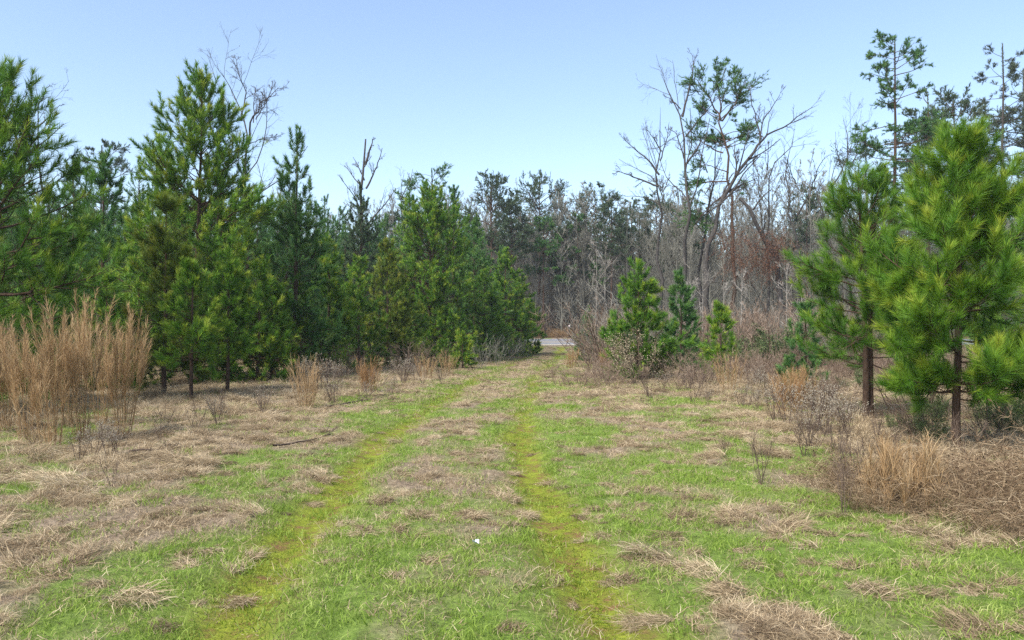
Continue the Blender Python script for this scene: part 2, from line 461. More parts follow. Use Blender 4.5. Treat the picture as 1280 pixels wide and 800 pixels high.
for nm, val in (('dry', dryness(GX, GY)), ('track', np.clip(tracks(GX, GY) * 1.25, 0, 1) * 0.95), ('wood', wood)):
    at_ = me.attributes.new(nm, 'FLOAT', 'POINT'); at_.data.foreach_set('value', val.astype(np.float32).ravel())
tag(link('ground', me), 'rough grassy field with two worn wheel tracks', 'ground', None, 'structure')

def road_strip(name, s0, s1, lift, mat, label):
    xs = np.linspace(-160, 190, 141); m_ = MB()
    V = []
    for s in (s0, s1):
        y = 81.0 - 0.07 * (xs - 4.0) + s
        V.append(np.stack([xs, y, np.full_like(xs, 0.54 + 0.1 * max(s, 0) + lift)], 1))
    k = len(xs); i = np.arange(k - 1)
    m_.add(np.concatenate(V), Q=np.stack([i, i + 1, k + i + 1, k + i], 1))
    return tag(link(name, m_.mesh(name, mat)), label, 'road', None, 'structure')
road_strip('road', 0.0, ROAD_W, 0.012, asphalt_material('asphalt', (.15, .155, .17), (.22, .225, .24), 3), 'grey asphalt road crossing beyond the field')
road_strip('road_shoulder', -0.5, 0.3, 0.050, asphalt_material('pale_gravel', (.5, .46, .40), (.72, .68, .62), 6), 'pale gravel edge along the grey road')
road_strip('road_centre_line', 3.1, 3.24, 0.018, asphalt_material('yellow_paint', (.55, .36, .05), (.62, .42, .07), 6), 'yellow centre line painted on the road')

# ---------------------------------------------------------------- pines
def needles(mb, P, L, frac, total, nl, nw, rng, v0=0.42, up=0.12, spread=(0.6, 1.2), vt=0.38):
    """needles set round the outer part of every shoot of a bunch of polylines"""
    N, k, _ = P.shape
    if N == 0 or total <= 0: return
    w = np.maximum(L, 0.12) * frac; w = w / w.sum()
    idx = rng.choice(N, int(total), p=w)
    u = 1 - frac * rng.uniform(0, 1, len(idx)) ** 1.15
    f = u * (k - 1); i = np.clip(f.astype(int), 0, k - 2); ww = (f - i)[:, None]
    p = P[idx, i] * (1 - ww) + P[idx, i + 1] * ww
    t = nrm(P[idx, i + 1] - P[idx, i])
    a = rng.uniform(*spread, len(idx)) * (1 - 0.38 * (u - 1 + frac) / frac)
    r = perp_random(t, rng)
    d = t * np.cos(a)[:, None] + r * np.sin(a)[:, None]
    d[:, 2] += up
    d = nrm(d)
    per = rng.normal(0, 0.17, N)[idx]
    v = v0 + per + rng.normal(0, 0.06, len(idx)) + vt * ((u - 1 + frac) / frac) ** 2
    blades(mb, p, d, nl * rng.uniform(0.7, 1.15, len(idx)), nw, rng, np.clip(v - 0.08, 0, 1), np.clip(v + 0.05, 0, 1))

def young_pine(seed, H, R, cb=0.12, dist=20.0, n_needle=45000, lean=(0, 0), v0=0.42, twin=False, power=0.8, gappy=0.0, nl=None, belly=0.25, bare=None):
    rng = np.random.default_rng(seed)
    tb, cb_mb = MB(), MB()
    stems = [(np.zeros(3), H, R, np.array(lean, float))]
    if twin: stems = [(np.array([-0.03, 0, 0]), H, R, np.array(lean, float)), (np.array([0.10, 0.05, 0]), H * 0.93, R * 0.85, np.array([0.045, 0.05]) * H)]
    nl = nl or min(0.20, max(0.15, 0.05 * H))
    shoot = min(.44, .20 + .026 * H)
    nw = max(0.0040, dist * 0.00068) if dist > 16 else .0050
    n_needle = n_needle * (1.25 if dist < 16 else .70)
    per = n_needle / len(stems)
    for base, h, rad, ln in stems:
        k = 14; zz = np.linspace(-0.12, h, k)
        tr = np.zeros((k, 3)); tr[:, 2] = zz; s = np.linspace(0, 1, k)
        tr[:, :2] = base[:2] + ln * (s ** 1.3)[:, None] + np.cumsum(rng.normal(0, 0.009 * h / k * 3, (k, 2)), 0) * (s[:, None] > 0.05)
        r0 = 0.010 * h + 0.014
        tubes(tb, tr[None], (r0 * (1 - s) ** 0.85 + 0.008)[None], 8, 0.35)
        nw_ = int(6 + h * 0.75)
        hs = cb * h + (h * 0.965 - cb * h) * (np.arange(nw_) / (nw_ - 1)) ** 0.92
        bz, bd, bl = [], [], []
        for z in hs:
            nb = rng.integers(5, 8); a0 = rng.uniform(0, 6.28)
            for j in range(nb + 3):
                zi = z + (rng.uniform(-0.03, 0.03) * h if j < nb else rng.uniform(-0.5, 0.5) * (hs[1] - hs[0]))
                t = np.clip((zi - cb * h) / (h * (1 - cb)), 0, 0.985)
                pr = (1 - t) ** power * (0.72 + 0.28 * min(1, t / max(belly, 0.01)))
                L = rad * pr * rng.uniform(0.72, 1.14) * (1 if j < nb else 0.72) + 0.10 + 0.03 * h * 0.3
                if rng.random() < gappy: continue
                az = a0 + 6.28 * j / nb + rng.normal(0, 0.22) if j < nb else rng.uniform(0, 6.28)
                el = math.radians(-6 + 62 * t ** 1.2 + rng.normal(0, 8))
                bz.append(zi); bl.append(L); bd.append((math.cos(az) * math.cos(el), math.sin(az) * math.cos(el), math.sin(el)))
        bz, bl, bd = np.array(bz), np.array(bl), np.array(bd)
        org = np.stack([np.interp(bz, zz, tr[:, c]) for c in range(3)], 1)
        B = poly(org, bd, bl, 7, 0.09, 0.10, rng)
        rb = np.maximum(0.004, 0.013 * bl)
        RB = rb[:, None] * np.linspace(1, 0.3, 7)
        if dist < 25: tubes(tb, B, RB, 4, 0.5)
        else: tubes(tb, B[:, ::2], RB[:, ::2], 3, .5)
        S, RS, LS = spawn_w(B, RB, bl, bl.sum() * (4.6 if h > 6 else 6.0), 0.12, 0.97, 0.80, 0.44, 5, 0.10, 0.14, 0.6, 0.0028, rng, flat=0.35)
        if dist < 16: tubes(tb, S, RS, 3, 0.5)
        else: tubes(tb, S[:, ::2], RS[:, ::2], 3, .5)
        nq = per / (190.0 if dist < 16 else 125.0)
        Q, RQ, _ = spawn_w(S, RS, LS + .1, nq * .75, 0.25, 1.0, 0.60, 0.1, 4, 0.05, 0.36, 0.7, 0.002, rng)
        Q2, RQ2, _ = spawn_w(B, RB, bl + .2, nq * .25, 0.35, 1.0, 0.65, 0.1, 4, 0.05, 0.36, 0.5, 0.002, rng)
        Q = np.concatenate([Q, Q2]); RQ = np.concatenate([RQ, RQ2])
        LQ = rng.uniform(.7, 1.25, len(Q)) * shoot
        o0 = Q[:, :1]; Q = o0 + (Q - o0) / np.linalg.norm(np.diff(Q, axis=1), axis=2).sum(1)[:, None, None] * LQ[:, None, None]
        if dist < 16: tubes(tb, Q, RQ, 3, 0.55)
        else: cones(tb, Q[:, 0], Q[:, -1], np.maximum(RQ[:, 0], .003), 3, .55)
        lead = tr[-4:][None]
        tip = poly(tr[-1][None], np.array([[0, 0, 1.0]]), 0.10 + 0.02 * h, 4, 0.02, 0.1, rng)
        tubes(tb, tip, np.linspace(0.010, 0.004, 4)[None], 4, .5)
        tot = np.array([bl.sum() * .10, LS.sum() * .16, LQ.sum() * 1.5]); tot = tot / tot.sum()
        needles(cb_mb, B, bl, 0.30, per * tot[0], nl, nw, rng, v0)
        needles(cb_mb, S, LS, 0.45, per * tot[1], nl, nw, rng, v0)
        needles(cb_mb, Q, LQ, 1.0, per * tot[2], nl, nw, rng, v0)
        needles(cb_mb, tip, np.array([.5]), 1.0, max(90, per * .002), nl, nw, rng, v0 + .1)
        needles(cb_mb, lead, np.array([1.0]), 0.6, max(90, per * .003), nl, nw, rng, v0 + .1)
        # dead bare branches under the crown
        nd = 10
        zd = rng.uniform(0.03, cb + 0.15, nd) * h
        od = np.stack([np.interp(zd, zz, tr[:, c]) for c in range(3)], 1)
        az = rng.uniform(0, 6.28, nd)
        D = poly(od, np.stack([np.cos(az), np.sin(az), rng.uniform(-.3, .2, nd)], 1), rng.uniform(.2, .6, nd) * rad * 0.7, 5, .15, -.03, rng)
        RD = np.full((nd, 5), .005) * np.linspace(1, .4, 5)
        tubes(tb, D, RD, 4, .2)
        D2, RD2, _ = spawn(D, RD, rng.uniform(.2, .5, nd), 4, .3, 1, .7, .6, 3, .15, 0, .6, .0018, rng)
        tubes(tb, D2, RD2, 3, .2)
    return tb, cb_mb

def put_pine(label, px, d, top=None, H=None, mat='needle', group=None, sc_h=1.0, **kw):
    x, y = pxy(px, d); z = gz(x, y)
    if H is None: H = (hz(top, d) - z) * .96 - .12
    tb, cm = young_pine(H=H, dist=d, **kw)
    root = thing('pine_tree', label, 'pine', (x, y, z - 0.02), group)
    link('trunk', tb.mesh('pine_trunk', M['bark'], True), root)
    link('crown', cm.mesh('pine_crown', M[mat]), root)
    return root

# the nearer pines, each by itself
put_pine('bushy bright green pine with one bare lower trunk behind the bramble heap', 1193, 10.4, top=172, R=1.28, cb=.24, seed=11, n_needle=128000, power=.50, lean=(.05, .0), v0=.40, belly=.45, nl=.17)
put_pine('open green pine forking into two dark trunks at its foot', 1083, 14.4, top=196, R=1.45, cb=.24, seed=23, n_needle=74000, power=.55, twin=True, gappy=.46, lean=(-.10, 0), v0=.42, nl=.175)
put_pine('dense green pine pushing in behind the bushy pine above the brambles', 1345, 12.5, top=215, R=1.5, cb=.12, seed=29, n_needle=34000, power=.62, v0=.45)
put_pine('small bluish pine low beside the forked pine and the thicket', 1006, 22.0, top=375, R=.75, cb=.08, seed=31, n_needle=14000, mat='needle_blue')
put_pine('big dark-based pine standing over the tall tan plume grass', -5, 16.5, top=78, R=2.6, cb=.14, seed=41, n_needle=125000, power=.52, v0=.42)
put_pine('bright green pine squeezed between the big pine and the plume grass', -85, 14.0, top=190, R=1.7, cb=.15, seed=43, n_needle=40000, v0=.45)
put_pine('tallest broad pine of the dense stand, cone shaped crown', 250, 26.0, top=92, R=3.5, cb=.08, seed=47, n_needle=230000, power=.55, v0=.46, mat='needle')
put_pine('slim dark pine with a pointed open top beside the tallest pine', 368, 29.0, top=160, R=1.9, cb=.12, seed=53, n_needle=60000, power=.75, mat='needle_blue', v0=.5, gappy=.15)
put_pine('yellow-green young pine in front of the tallest pine', 205, 19.5, top=244, R=1.15, cb=.16, seed=59, n_needle=42000, mat='needle_yellow', v0=.40, gappy=.15)
put_pine('small thin-trunked pine with bright tufted top above dry weeds', 240, 18.2, top=322, R=.85, cb=.34, seed=61, n_needle=24000, v0=.55, gappy=.15)
put_pine('slender pine with a bare crooked stem beside the tufted small pine', 285, 20.6, top=308, R=.85, cb=.36, seed=67, n_needle=24000, v0=.48)
put_pine('low spreading green pine behind the rusty dead shrub', 340, 26.0, top=345, R=1.25, cb=.14, seed=71, n_needle=26000, v0=.45)
put_pine('fresh green cone shaped pine above the fallen branch', 412, 32.0, top=296, R=1.5, cb=.10, seed=73, n_needle=50000, v0=.48)
put_pine('yellowish olive pine next to the large round pine', 484, 37.0, top=298, R=1.7, cb=.08, seed=79, n_needle=46000, mat='needle_yellow', v0=.32)
put_pine('large round-headed light green pine in the middle of the stand', 538, 43.0, top=235, R=3.7, cb=.05, seed=83, n_needle=135000, power=.45, v0=.46, belly=.4)
put_pine('dark narrow pine behind the large round pine', 592, 50.0, top=268, R=2.3, cb=.08, seed=89, n_needle=50000, mat='needle_blue', v0=.45)
put_pine('last leaning green pine of the stand, beside the grey road', 632, 55.0, top=308, R=2.2, cb=.04, seed=97, n_needle=50000, v0=.46, power=.7)
put_pine('shaded pine filling the gap behind the plume grass', 128, 28.0, top=185, R=1.9, cb=.10, seed=101, n_needle=50000, mat='needle_blue', v0=.4)
put_pine('bluish pine rising behind the fresh green cone pine', 452, 50.0, top=226, R=2.6, cb=.10, seed=103, n_needle=55000, mat='needle_far', v0=.55)
put_pine('dark pine top rising behind the large round pine', 512, 56.0, top=222, R=2.4, cb=.12, seed=107, n_needle=45000, mat='needle_blue', v0=.4)
put_pine('dark pine peeping over the right shoulder of the round pine', 566, 56.0, top=226, R=2.0, cb=.12, seed=109, n_needle=45000, mat='needle_blue', v0=.4)
put_pine('bright green pine sapling in the dry grass beside the wheel tracks', 578, 35.5, top=413, R=.62, cb=.06, seed=113, n_needle=9000, v0=.6)
put_pine('darker pine sapling next to the bright sapling', 557, 36.5, top=424, R=.42, cb=.06, seed=127, n_needle=5000, v0=.35)
put_pine('shaggy young pine with a pale dead shrub at its foot', 797, 26.5, top=328, R=1.6, cb=.04, seed=131, n_needle=50000, v0=.40, power=.7, gappy=.1)
put_pine('slim dark pine just behind the shaggy young pine', 852, 31.5, top=338, R=.95, cb=.12, seed=137, n_needle=22000, mat='needle_blue', v0=.55)
put_pine('small upright pine with a few long bright shoots in the thicket edge', 901, 29.5, top=380, R=.85, cb=.04, seed=139, n_needle=14000, v0=.55, gappy=.25, nl=.22)
put_pine('little dark green pine at the road edge under the white-stemmed saplings', 735, 46.0, top=385, R=1.0, cb=.03, seed=149, n_needle=12000, mat='needle_blue', v0=.4)

# smaller pines closing the foot of the stand: copies of two
FOOT = 'small bushy pine closing the foot of the dense stand'
fp = [put_pine(FOOT, 322, 25.0, H=3.6, R=1.25, cb=.05, seed=161, n_needle=26000, v0=.46, power=.6, group='small pines along the foot of the stand'),
      put_pine(FOOT, 448, 34.0, H=4.6, R=1.5, cb=.04, seed=167, n_needle=30000, v0=.42, power=.65, group='small pines along the foot of the stand')]
rf = np.random.default_rng(171)
fp[0]['label'] = 'small bushy pine behind the rusty dead plume shrub'
fp[1]['label'] = 'small bushy pine between the fresh green cone pine and the yellowish olive pine'
FOOT_LABELS = ['small bushy pine between the plume grass and the yellow-green young pine', 'small bushy pine between the olive pine and the large round pine',
               'small bushy pine under the large round-headed pine', 'small bushy pine at the foot of the dark narrow pine', 'small bushy pine under the last leaning pine by the road',
               'small bushy pine between the low spreading pine and the fresh green cone pine', 'small bushy pine behind the end of the plume grass bed', 'lowest bushy pine at the road end of the stand',
               'low bushy pine among grey shrubs at the stand end', 'small bushy pine behind the tallest slim plume grass', 'small bushy pine behind the leaning plume grass under the big pine',
               'small bushy pine behind the slender crooked-stemmed pine']
for px, d, top, k in [(172, 23, 318, 0), (505, 38.5, 352, 1), (552, 42, 348, 0), (606, 47, 335, 1), (648, 57, 345, 0), (375, 29.5, 352, 1), (135, 21, 340, 0), (660, 60, 372, 1), (618, 52, 380, 0), (90, 22, 330, 1), (30, 20, 320, 0), (265, 24, 352, 1)]:
    x, y = pxy(px, d); H1 = hz(top, d) - gz(x, y); sc_ = H1 / (3.9, 4.9)[k]
    dup(fp[k], (x, y, gz(x, y) - .02), rf.uniform(0, 6.28), (sc_ * 1.1, sc_ * 1.1, sc_), FOOT_LABELS.pop(0))

# pines deeper in the stand: copies of three
proto_loc = [(90, 36, 150), (170, 40, 150), (310, 42, 185)]
protos = []
STAND = 'tall young pine deep in the dense stand behind the front row'
for i, (px, d, top) in enumerate(proto_loc):
    protos.append(put_pine(STAND, px, d, top=top + 40, R=2.4, cb=.10, seed=201 + i, n_needle=42000, mat='needle_blue', v0=.42, group='pines deep in the stand'))
rng = np.random.default_rng(77)
spots = [(-60, 30), (30, 33), (60, 46), (215, 46), (130, 50), (270, 52), (345, 50), (395, 44), (405, 58), (470, 64), (540, 68), (600, 66), (20, 60), (110, 64), (190, 66), (300, 68), (370, 70), (430, 72), (-120, 26), (-150, 36), (-90, 48), (-40, 60), (520, 72), (628, 68)]
spots += [(px + rng.uniform(-14, 14), d) for d, pxs in ((44, range(-120, 420, 70)), (54, range(-100, 480, 52)), (63, range(330, 640, 44)), (71, range(-60, 650, 48))) for px in pxs]
SKY_X = [-200, 0, 60, 130, 250, 400, 460, 560, 600, 650]; SKY_Y = [150, 165, 195, 205, 190, 228, 238, 238, 256, 300]
for px, d in spots:
    x, y = pxy(px, d); z = gz(x, y)
    j = rng.integers(3); H0 = [10.2, 11.2, 10.2][j]
    H1 = hz(np.interp(px, SKY_X, SKY_Y) + rng.uniform(0, 45), d) - z
    s = float(np.clip(H1 / H0, .5, 1.55))
    dup(protos[j], (x, y, z - .02), rng.uniform(0, 6.28), (max(s, .85), max(s, .85), s))
for px, d in [(1400, 18), (1375, 25), (1330, 34), (1245, 30)]:
    x, y = pxy(px, d); s = rng.uniform(.5, .65)
    dup(protos[rng.integers(3)], (x, y, gz(x, y) - .02), rng.uniform(0, 6.28), s, 'pine behind the bushy pines on the bramble side', 'pines behind the bramble side pines')

# ---------------------------------------------------------------- tall pines with bare trunks
def limb3(pts, d, x0, k, rng, dev=0.05):
    """outline of a limb from photo pixels at distance d, given its own depth"""
    P = np.array([[(px - CX) / F * d, d, hz(py, d)] for px, py in pts])
    P = resample(P, k)
    ln = np.linalg.norm(np.diff(P, axis=0), axis=1).sum()
    w = np.cumsum(rng.normal(0, dev * ln / math.sqrt(k), k)); w -= w[0]
    P[:, 1] += w
    j = rng.normal(0, 0.006 * ln, (k, 2)); j[0] = 0
    P[:, [0, 2]] += j
    return P - x0

def tall_pine(seed, H, R, cb, d, limbs=24, n_needle=26000, trunk=None, r0=None, profile=None, droop=-.02, v0=.5, sub=7, extra=None, el=(0, 40), foliage=.55):
    rng = np.random.default_rng(seed)
    tb, cm = MB(), MB()
    k = 16; s = np.linspace(0, 1, k)
    if trunk is None:
        tr = np.zeros((k, 3)); tr[:, 2] = np.linspace(-.2, H, k)
        tr[1:, :2] += np.cumsum(rng.normal(0, .010 * H / k * 2, (k - 1, 2)), 0)
    else: tr = trunk; k = len(tr); s = np.linspace(0, 1, k)
    r0 = r0 or .0075 * H + .05
    RT = r0 * (1 - .86 * s)
    tubes(tb, tr[None], RT[None], 9, .5)
    t = np.sort(rng.uniform(cb, .985, limbs))
    f = t * (k - 1); i = np.clip(f.astype(int), 0, k - 2); w = (f - i)[:, None]
    org = tr[i] * (1 - w) + tr[i + 1] * w
    u = (t - cb) / (1 - cb)
    pr = np.array([profile(a) for a in u]) if profile else np.sin(np.pi * np.clip(.25 + .7 * u, 0, 1)) ** .8
    L = R * pr * rng.uniform(.6, 1.15, limbs) + .3
    az = np.arange(limbs) * 2.4 + rng.normal(0, .5, limbs)
    e = np.radians(el[0] + (el[1] - el[0]) * u + rng.normal(0, 9, limbs))
    D = np.stack([np.cos(az) * np.cos(e), np.sin(az) * np.cos(e), np.sin(e)], 1)
    B = poly(org, D, L, 8, .13, .04, rng)
    if extra is not None:
        B = np.concatenate([B, extra]); L = np.concatenate([L, np.linalg.norm(np.diff(extra, axis=1), axis=2).sum(1)])
    RB = np.maximum(.015, .018 * L)[:, None] * np.linspace(1, .3, 8)
    tubes(tb, B, RB, 5, .6)
    S, RS, LS = spawn_w(B, RB, L, len(B) * sub, 1 - foliage, 1.0, .80, .52, 5, .14, .05, .6, .008, rng, flat=.75, taper=.35)
    LS = np.maximum(LS, .5)
    tubes(tb, S[:, ::2], RS[:, ::2], 3, .5)
    Q, RQ, LQ = spawn(S, RS, LS, 7, .25, 1.0, .75, .55, 3, .15, .18, .7, .006, rng, flat=.5, taper=.3)
    LQ = np.maximum(LQ, .30)
    cones(tb, Q[:, 0], Q[:, -1], RQ[:, 0], 3, .5)
    nl, nw = .21, max(.014, d * .00060)
    n_needle = n_needle * .85
    needles(cm, S, LS, .6, n_needle * .2, nl, nw, rng, v0, .3, (.4, 1.3))
    needles(cm, Q, LQ, 1.0, n_needle * .8, nl, nw, rng, v0, .3, (.4, 1.3))
    needles(cm, tr[-3:][None], np.array([1.0]), .8, 260, nl, nw, rng, v0, .2, (.5, 1.2))
    ds = rng.uniform(cb * .45, cb, 8)                          # dead stubs below the crown
    f = ds * (k - 1); i = np.clip(f.astype(int), 0, k - 2)
    az = rng.uniform(0, 6.28, 8)
    D = poly(tr[i], np.stack([np.cos(az), np.sin(az), rng.uniform(-.2, .3, 8)], 1), rng.uniform(.4, 1.6, 8), 5, .15, 0, rng)
    tubes(tb, D, np.full((8, 5), .02) * np.linspace(1, .4, 5), 4, .3)
    return tb, cm

def put_tall(label, px, d, top, mat='needle_far', group=None, bark='bark', **kw):
    x, y = pxy(px, d); z = gz(x, y)
    tb, cm = tall_pine(H=(hz(top, d) - z) * .965, d=d, **kw)
    root = thing('tall_pine', label, 'pine', (x, y, z - .05), group)
    link('trunk', tb.mesh('tall_pine_trunk', M[bark], True), root)
    link('crown', cm.mesh('tall_pine_crown', M[mat]), root)
    return root

put_tall('tallest straight pine with flat tiers of dark needles against the sky', 1121, 58, 28, seed=301, R=2.9, cb=.48, limbs=44, n_needle=48000, mat='needle_blue',
         profile=lambda u: .95 - .55 * u ** 1.6, el=(-8, 22), sub=6, v0=.35, foliage=.6)
put_tall('round-crowned pine beside the tallest straight pine', 1163, 64, 104, seed=307, R=2.6, cb=.45, limbs=34, n_needle=38000, mat='needle_far', el=(10, 45), v0=.5)
put_tall('wide rounded pine crown behind the bushy foreground pine', 1196, 66, 106, seed=311, R=3.2, cb=.55, limbs=34, n_needle=40000, mat='needle_far', el=(10, 50), v0=.5)
put_tall('grey-green ragged pine at the end of the tall pine row', 1256, 58, 38, seed=313, R=2.6, cb=.45, limbs=44, n_needle=32000, mat='needle_olive', bark='bark_grey', el=(-5, 25), profile=lambda u: .9 - .5 * u, v0=.4)
put_tall('leaning thin grey-green pine beside the ragged pine', 1285, 60, 70, seed=317, R=2.4, cb=.5, limbs=34, n_needle=24000, mat='needle_olive', bark='bark_grey', el=(0, 30), v0=.4)
put_tall('sparse olive pine among bare trees near the tallest straight pine', 1085, 70, 155, seed=319, R=2.6, cb=.45, limbs=22, n_needle=9000, mat='needle_olive', bark='bark_grey', el=(10, 40), v0=.4)
put_tall('round dark pine crown standing above the stand of young pines', 612, 90, 214, seed=323, R=3.6, cb=.50, limbs=28, n_needle=30000, mat='needle_far', el=(5, 55), v0=.45)
put_tall('broad pine crown over the grey woods beyond the road', 674, 100, 222, seed=327, R=4.4, cb=.55, limbs=30, n_needle=30000, mat='needle_far', el=(5, 55), v0=.5)
put_tall('flat-topped pine crown over the woods beside the broad one', 744, 100, 230, seed=331, R=3.6, cb=.62, limbs=24, n_needle=22000, mat='needle_far', el=(5, 50), v0=.5)
put_tall('small dark pine with a long bare stem in front of the grey woods', 679, 92, 266, seed=337, R=1.9, cb=.50, limbs=26, n_needle=22000, mat='needle_blue', el=(0, 45), v0=.4)
put_tall('crooked-topped dark pine on a thin bare stem near the road end', 722, 93, 268, seed=341, R=2.3, cb=.48, limbs=20, n_needle=17000, mat='needle_blue', el=(-5, 35), v0=.4, profile=lambda u: 1 - .7 * u)
put_tall('small pine crown showing far behind the plume grass side', 128, 70, 172, seed=347, R=2.4, cb=.6, limbs=22, n_needle=18000, mat='needle_far', el=(5, 50), v0=.5)
put_tall('thin far pine with a wind-bent top over the stand', 540, 78, 202, seed=349, R=2.6, cb=.6, limbs=18, n_needle=14000, mat='needle_blue', el=(0, 35), v0=.4)

# far pines over the woods: copies
far_p = [put_tall('pine crown among the distant grey woods', 790, 112, 246, seed=351 + i, R=3.0, cb=.5, limbs=36, n_needle=32000, mat='needle_far', el=(0, 50), v0=.5, group='pines in the distant woods') for i in range(2)]
for i, (px, d) in enumerate([(655, 120), (705, 125), (860, 125), (935, 130), (1000, 118), (1055, 105), (590, 110), (505, 105), (440, 100), (350, 110), (60, 90), (-40, 100), (1340, 90), (1230, 95), (770, 135), (1120, 125), (630, 104), (690, 110), (725, 118), (560, 98), (480, 96), (880, 112), (960, 108), (1030, 122), (640, 90.5), (705, 94), (765, 92), (590, 91), (800, 95), (850, 93), (1010, 94), (540, 92)]):
    x, y = pxy(px, d); s = rng.uniform(.7, .95)
    dup(far_p[i % 2], (x, y, gz(x, y) - .05), rng.uniform(0, 6.28), s)
x, y = pxy(822, 108); far_p[1].location = (x, y, gz(x, y) - .05)

# ---------------------------------------------------------------- bare trees
def twiggery(tb, cm, B, RB, L, rng, n1=7, n2=5, n3=4, rmin=.006, len1=.42, ang=.62, t0=.25, trop=.05):
    S, RS, LS = spawn(B, RB, L, n1, t0, .98, ang, len1, 6, .15, trop, .55, rmin * 1.6, rng)
    tubes(tb, S, RS, 4, .5)
    Q, RQ, LQ = spawn(S, RS, LS, n2, .2, .98, ang, .5, 4, .17, trop, .6, rmin, rng)
    tubes(cm, Q, RQ, 3, .5)
    LQ = np.maximum(LQ, .2)
    T_, RT, LT = spawn(Q, RQ, LQ, n3, .2, 1.0, ang, .6, 3, .18, trop, .7, rmin * .7, rng)
    cones(cm, T_[:, 0], T_[:, -1], RT[:, 0], 3, .6)
    n4 = 2
    W, RW, LW = spawn(T_, RT, np.maximum(LT, .15), n4, .3, 1.0, ang, .7, 2, .1, trop, .8, rmin * .5, rng)
    cones(cm, W[:, 0], W[:, 1], np.maximum(RW[:, 0], rmin * .5), 3, .7)

def bare_tree(seed, H, spread=.32, cb=.30, n0=12, rmin=.006, n1=6, n2=5, n3=3, el=45, r0=None):
    rng = np.random.default_rng(seed)
    tb, cm = MB(), MB()
    k = 14; s = np.linspace(0, 1, k)
    tr = np.zeros((k, 3)); tr[:, 2] = np.linspace(-.2, H, k)
    tr[1:, :2] += np.cumsum(rng.normal(0, .012 * H / k * 3, (k - 1, 2)), 0)
    r0 = r0 or .006 * H + .03
    RT = r0 * (1 - .93 * s)
    tubes(tb, tr[None], RT[None], 7, .4)
    B, RB, LB = spawn(tr[None], RT[None], np.array([H]), n0, cb, .96, math.radians(el), spread * 1.6, 8, .09, .07, .55, rmin * 2, rng, taper=.75)
    tubes(tb, B, RB, 5, .45)
    twiggery(tb, cm, B, RB, LB, rng, n1, n2, n3, rmin)
    return tb, cm

def custom_bare(label, d, limbs, seed, rmin=.0095, bark='bark_grey', n1=7, n2=5, n3=4, len1=.34, name='bare_tree', group=None, tmin=.25, twmat=None):
    """limbs: (pixels, base radius, tip radius); the first one is the trunk from the ground up"""
    rng = np.random.default_rng(seed)
    px0 = limbs[0][0][0][0]
    x, y = pxy(px0, d); z = gz(x, y); base = np.array([x, y, z - .05])
    tb, cm = MB(), MB()
    for pts, ra, rb in limbs:
        P = limb3(pts, d, base, 12, rng, .10)
        if pts is limbs[0][0]: P[0, 2] = -.15
        R_ = np.linspace(ra, rb, 12)
        if 'snag' not in label: R_[-1] = .005
        tubes(tb, P[None], R_[None], 7, .45)
        L = np.linalg.norm(np.diff(P, axis=0), axis=1).sum()
        twiggery(tb, cm, P[None], R_[None], np.array([L]), rng, n1, n2, n3, rmin, len1, t0=tmin if pts is not limbs[0][0] else max(tmin, .45))
    root = thing(name, label, 'tree', base, group)
    link('trunk', tb.mesh('bare_trunk', M[bark], True), root)
    link('crown', cm.mesh('bare_crown', M[twmat or bark]), root)
    return root, base

B0 = 432      # photo row where trunks of that group meet the ground (hidden by the thicket)
custom_bare('tall bare tree with forked upright top beside the dark pine crown', 60, [
    ([(855, B0), (856, 330), (854, 240), (857, 180), (853, 140), (842, 100), (832, 78)], .19, .02),
    ([(854, 145), (862, 110), (870, 75), (868, 64)], .09, .02), ([(852, 135), (840, 122), (830, 118)], .05, .015),
    ([(858, 170), (875, 148), (890, 130), (898, 112)], .07, .02), ([(857, 200), (846, 165), (838, 158)], .06, .02),
    ([(858, 205), (872, 185), (884, 165)], .09, .02)], 401, n1=8)
custom_bare('slender bare tree with arching side limbs over the thicket', 58, [
    ([(828, B0), (826, 330), (824, 230), (828, 180), (829, 130)], .15, .02),
    ([(824, 232), (800, 222), (780, 215), (766, 212)], .08, .015), ([(825, 218), (812, 200), (796, 185), (780, 172)], .08, .015),
    ([(828, 188), (818, 172), (808, 160)], .05, .015), ([(826, 200), (836, 170), (838, 150)], .05, .015)], 403, n1=8)
custom_bare('big leaning bare tree forking into long outstretched limbs', 56, [
    ([(884, B0), (884, 330), (893, 290), (905, 250), (918, 222), (940, 195), (958, 170)], .25, .08),
    ([(938, 197), (962, 165), (985, 155), (1005, 140), (1030, 126)], .095, .015), ([(950, 180), (955, 150), (968, 130), (975, 115)], .06, .015),
    ([(953, 172), (948, 148), (940, 125), (938, 105)], .06, .015), ([(920, 220), (922, 205), (918, 192), (926, 186)], .06, .02),
    ([(905, 252), (890, 262), (880, 272)], .06, .02)], 407, n1=8)
# pine woven through that group
d_ = 60
rngp = np.random.default_rng(411)
x, y = pxy(919, d_); z = gz(x, y); base = np.array([x, y, z - .05])
trk = limb3([(919, B0), (918, 340), (917, 300), (914, 240), (908, 190), (902, 165), (902, 130), (906, 100), (909, 84)], d_, base, 16, rngp, .02); trk[0, 2] = -.2
ex = np.stack([limb3(p, d_, base, 8, rngp, .25) for p in ([(905, 190), (885, 180), (868, 165)], [(914, 230), (890, 226), (862, 232)], [(914, 238), (895, 250), (870, 280)],
     [(906, 178), (922, 172), (940, 165)], [(916, 255), (925, 240), (932, 232)], [(912, 215), (885, 205), (872, 208)], [(904, 150), (918, 130), (930, 104)], [(903, 150), (888, 120), (872, 98)])])
tb, cm = tall_pine(seed=413, H=1, R=2.0, cb=.70, d=d_, limbs=24, n_needle=36000, trunk=trk, r0=.18, extra=ex, el=(10, 55), v0=.35, sub=7)
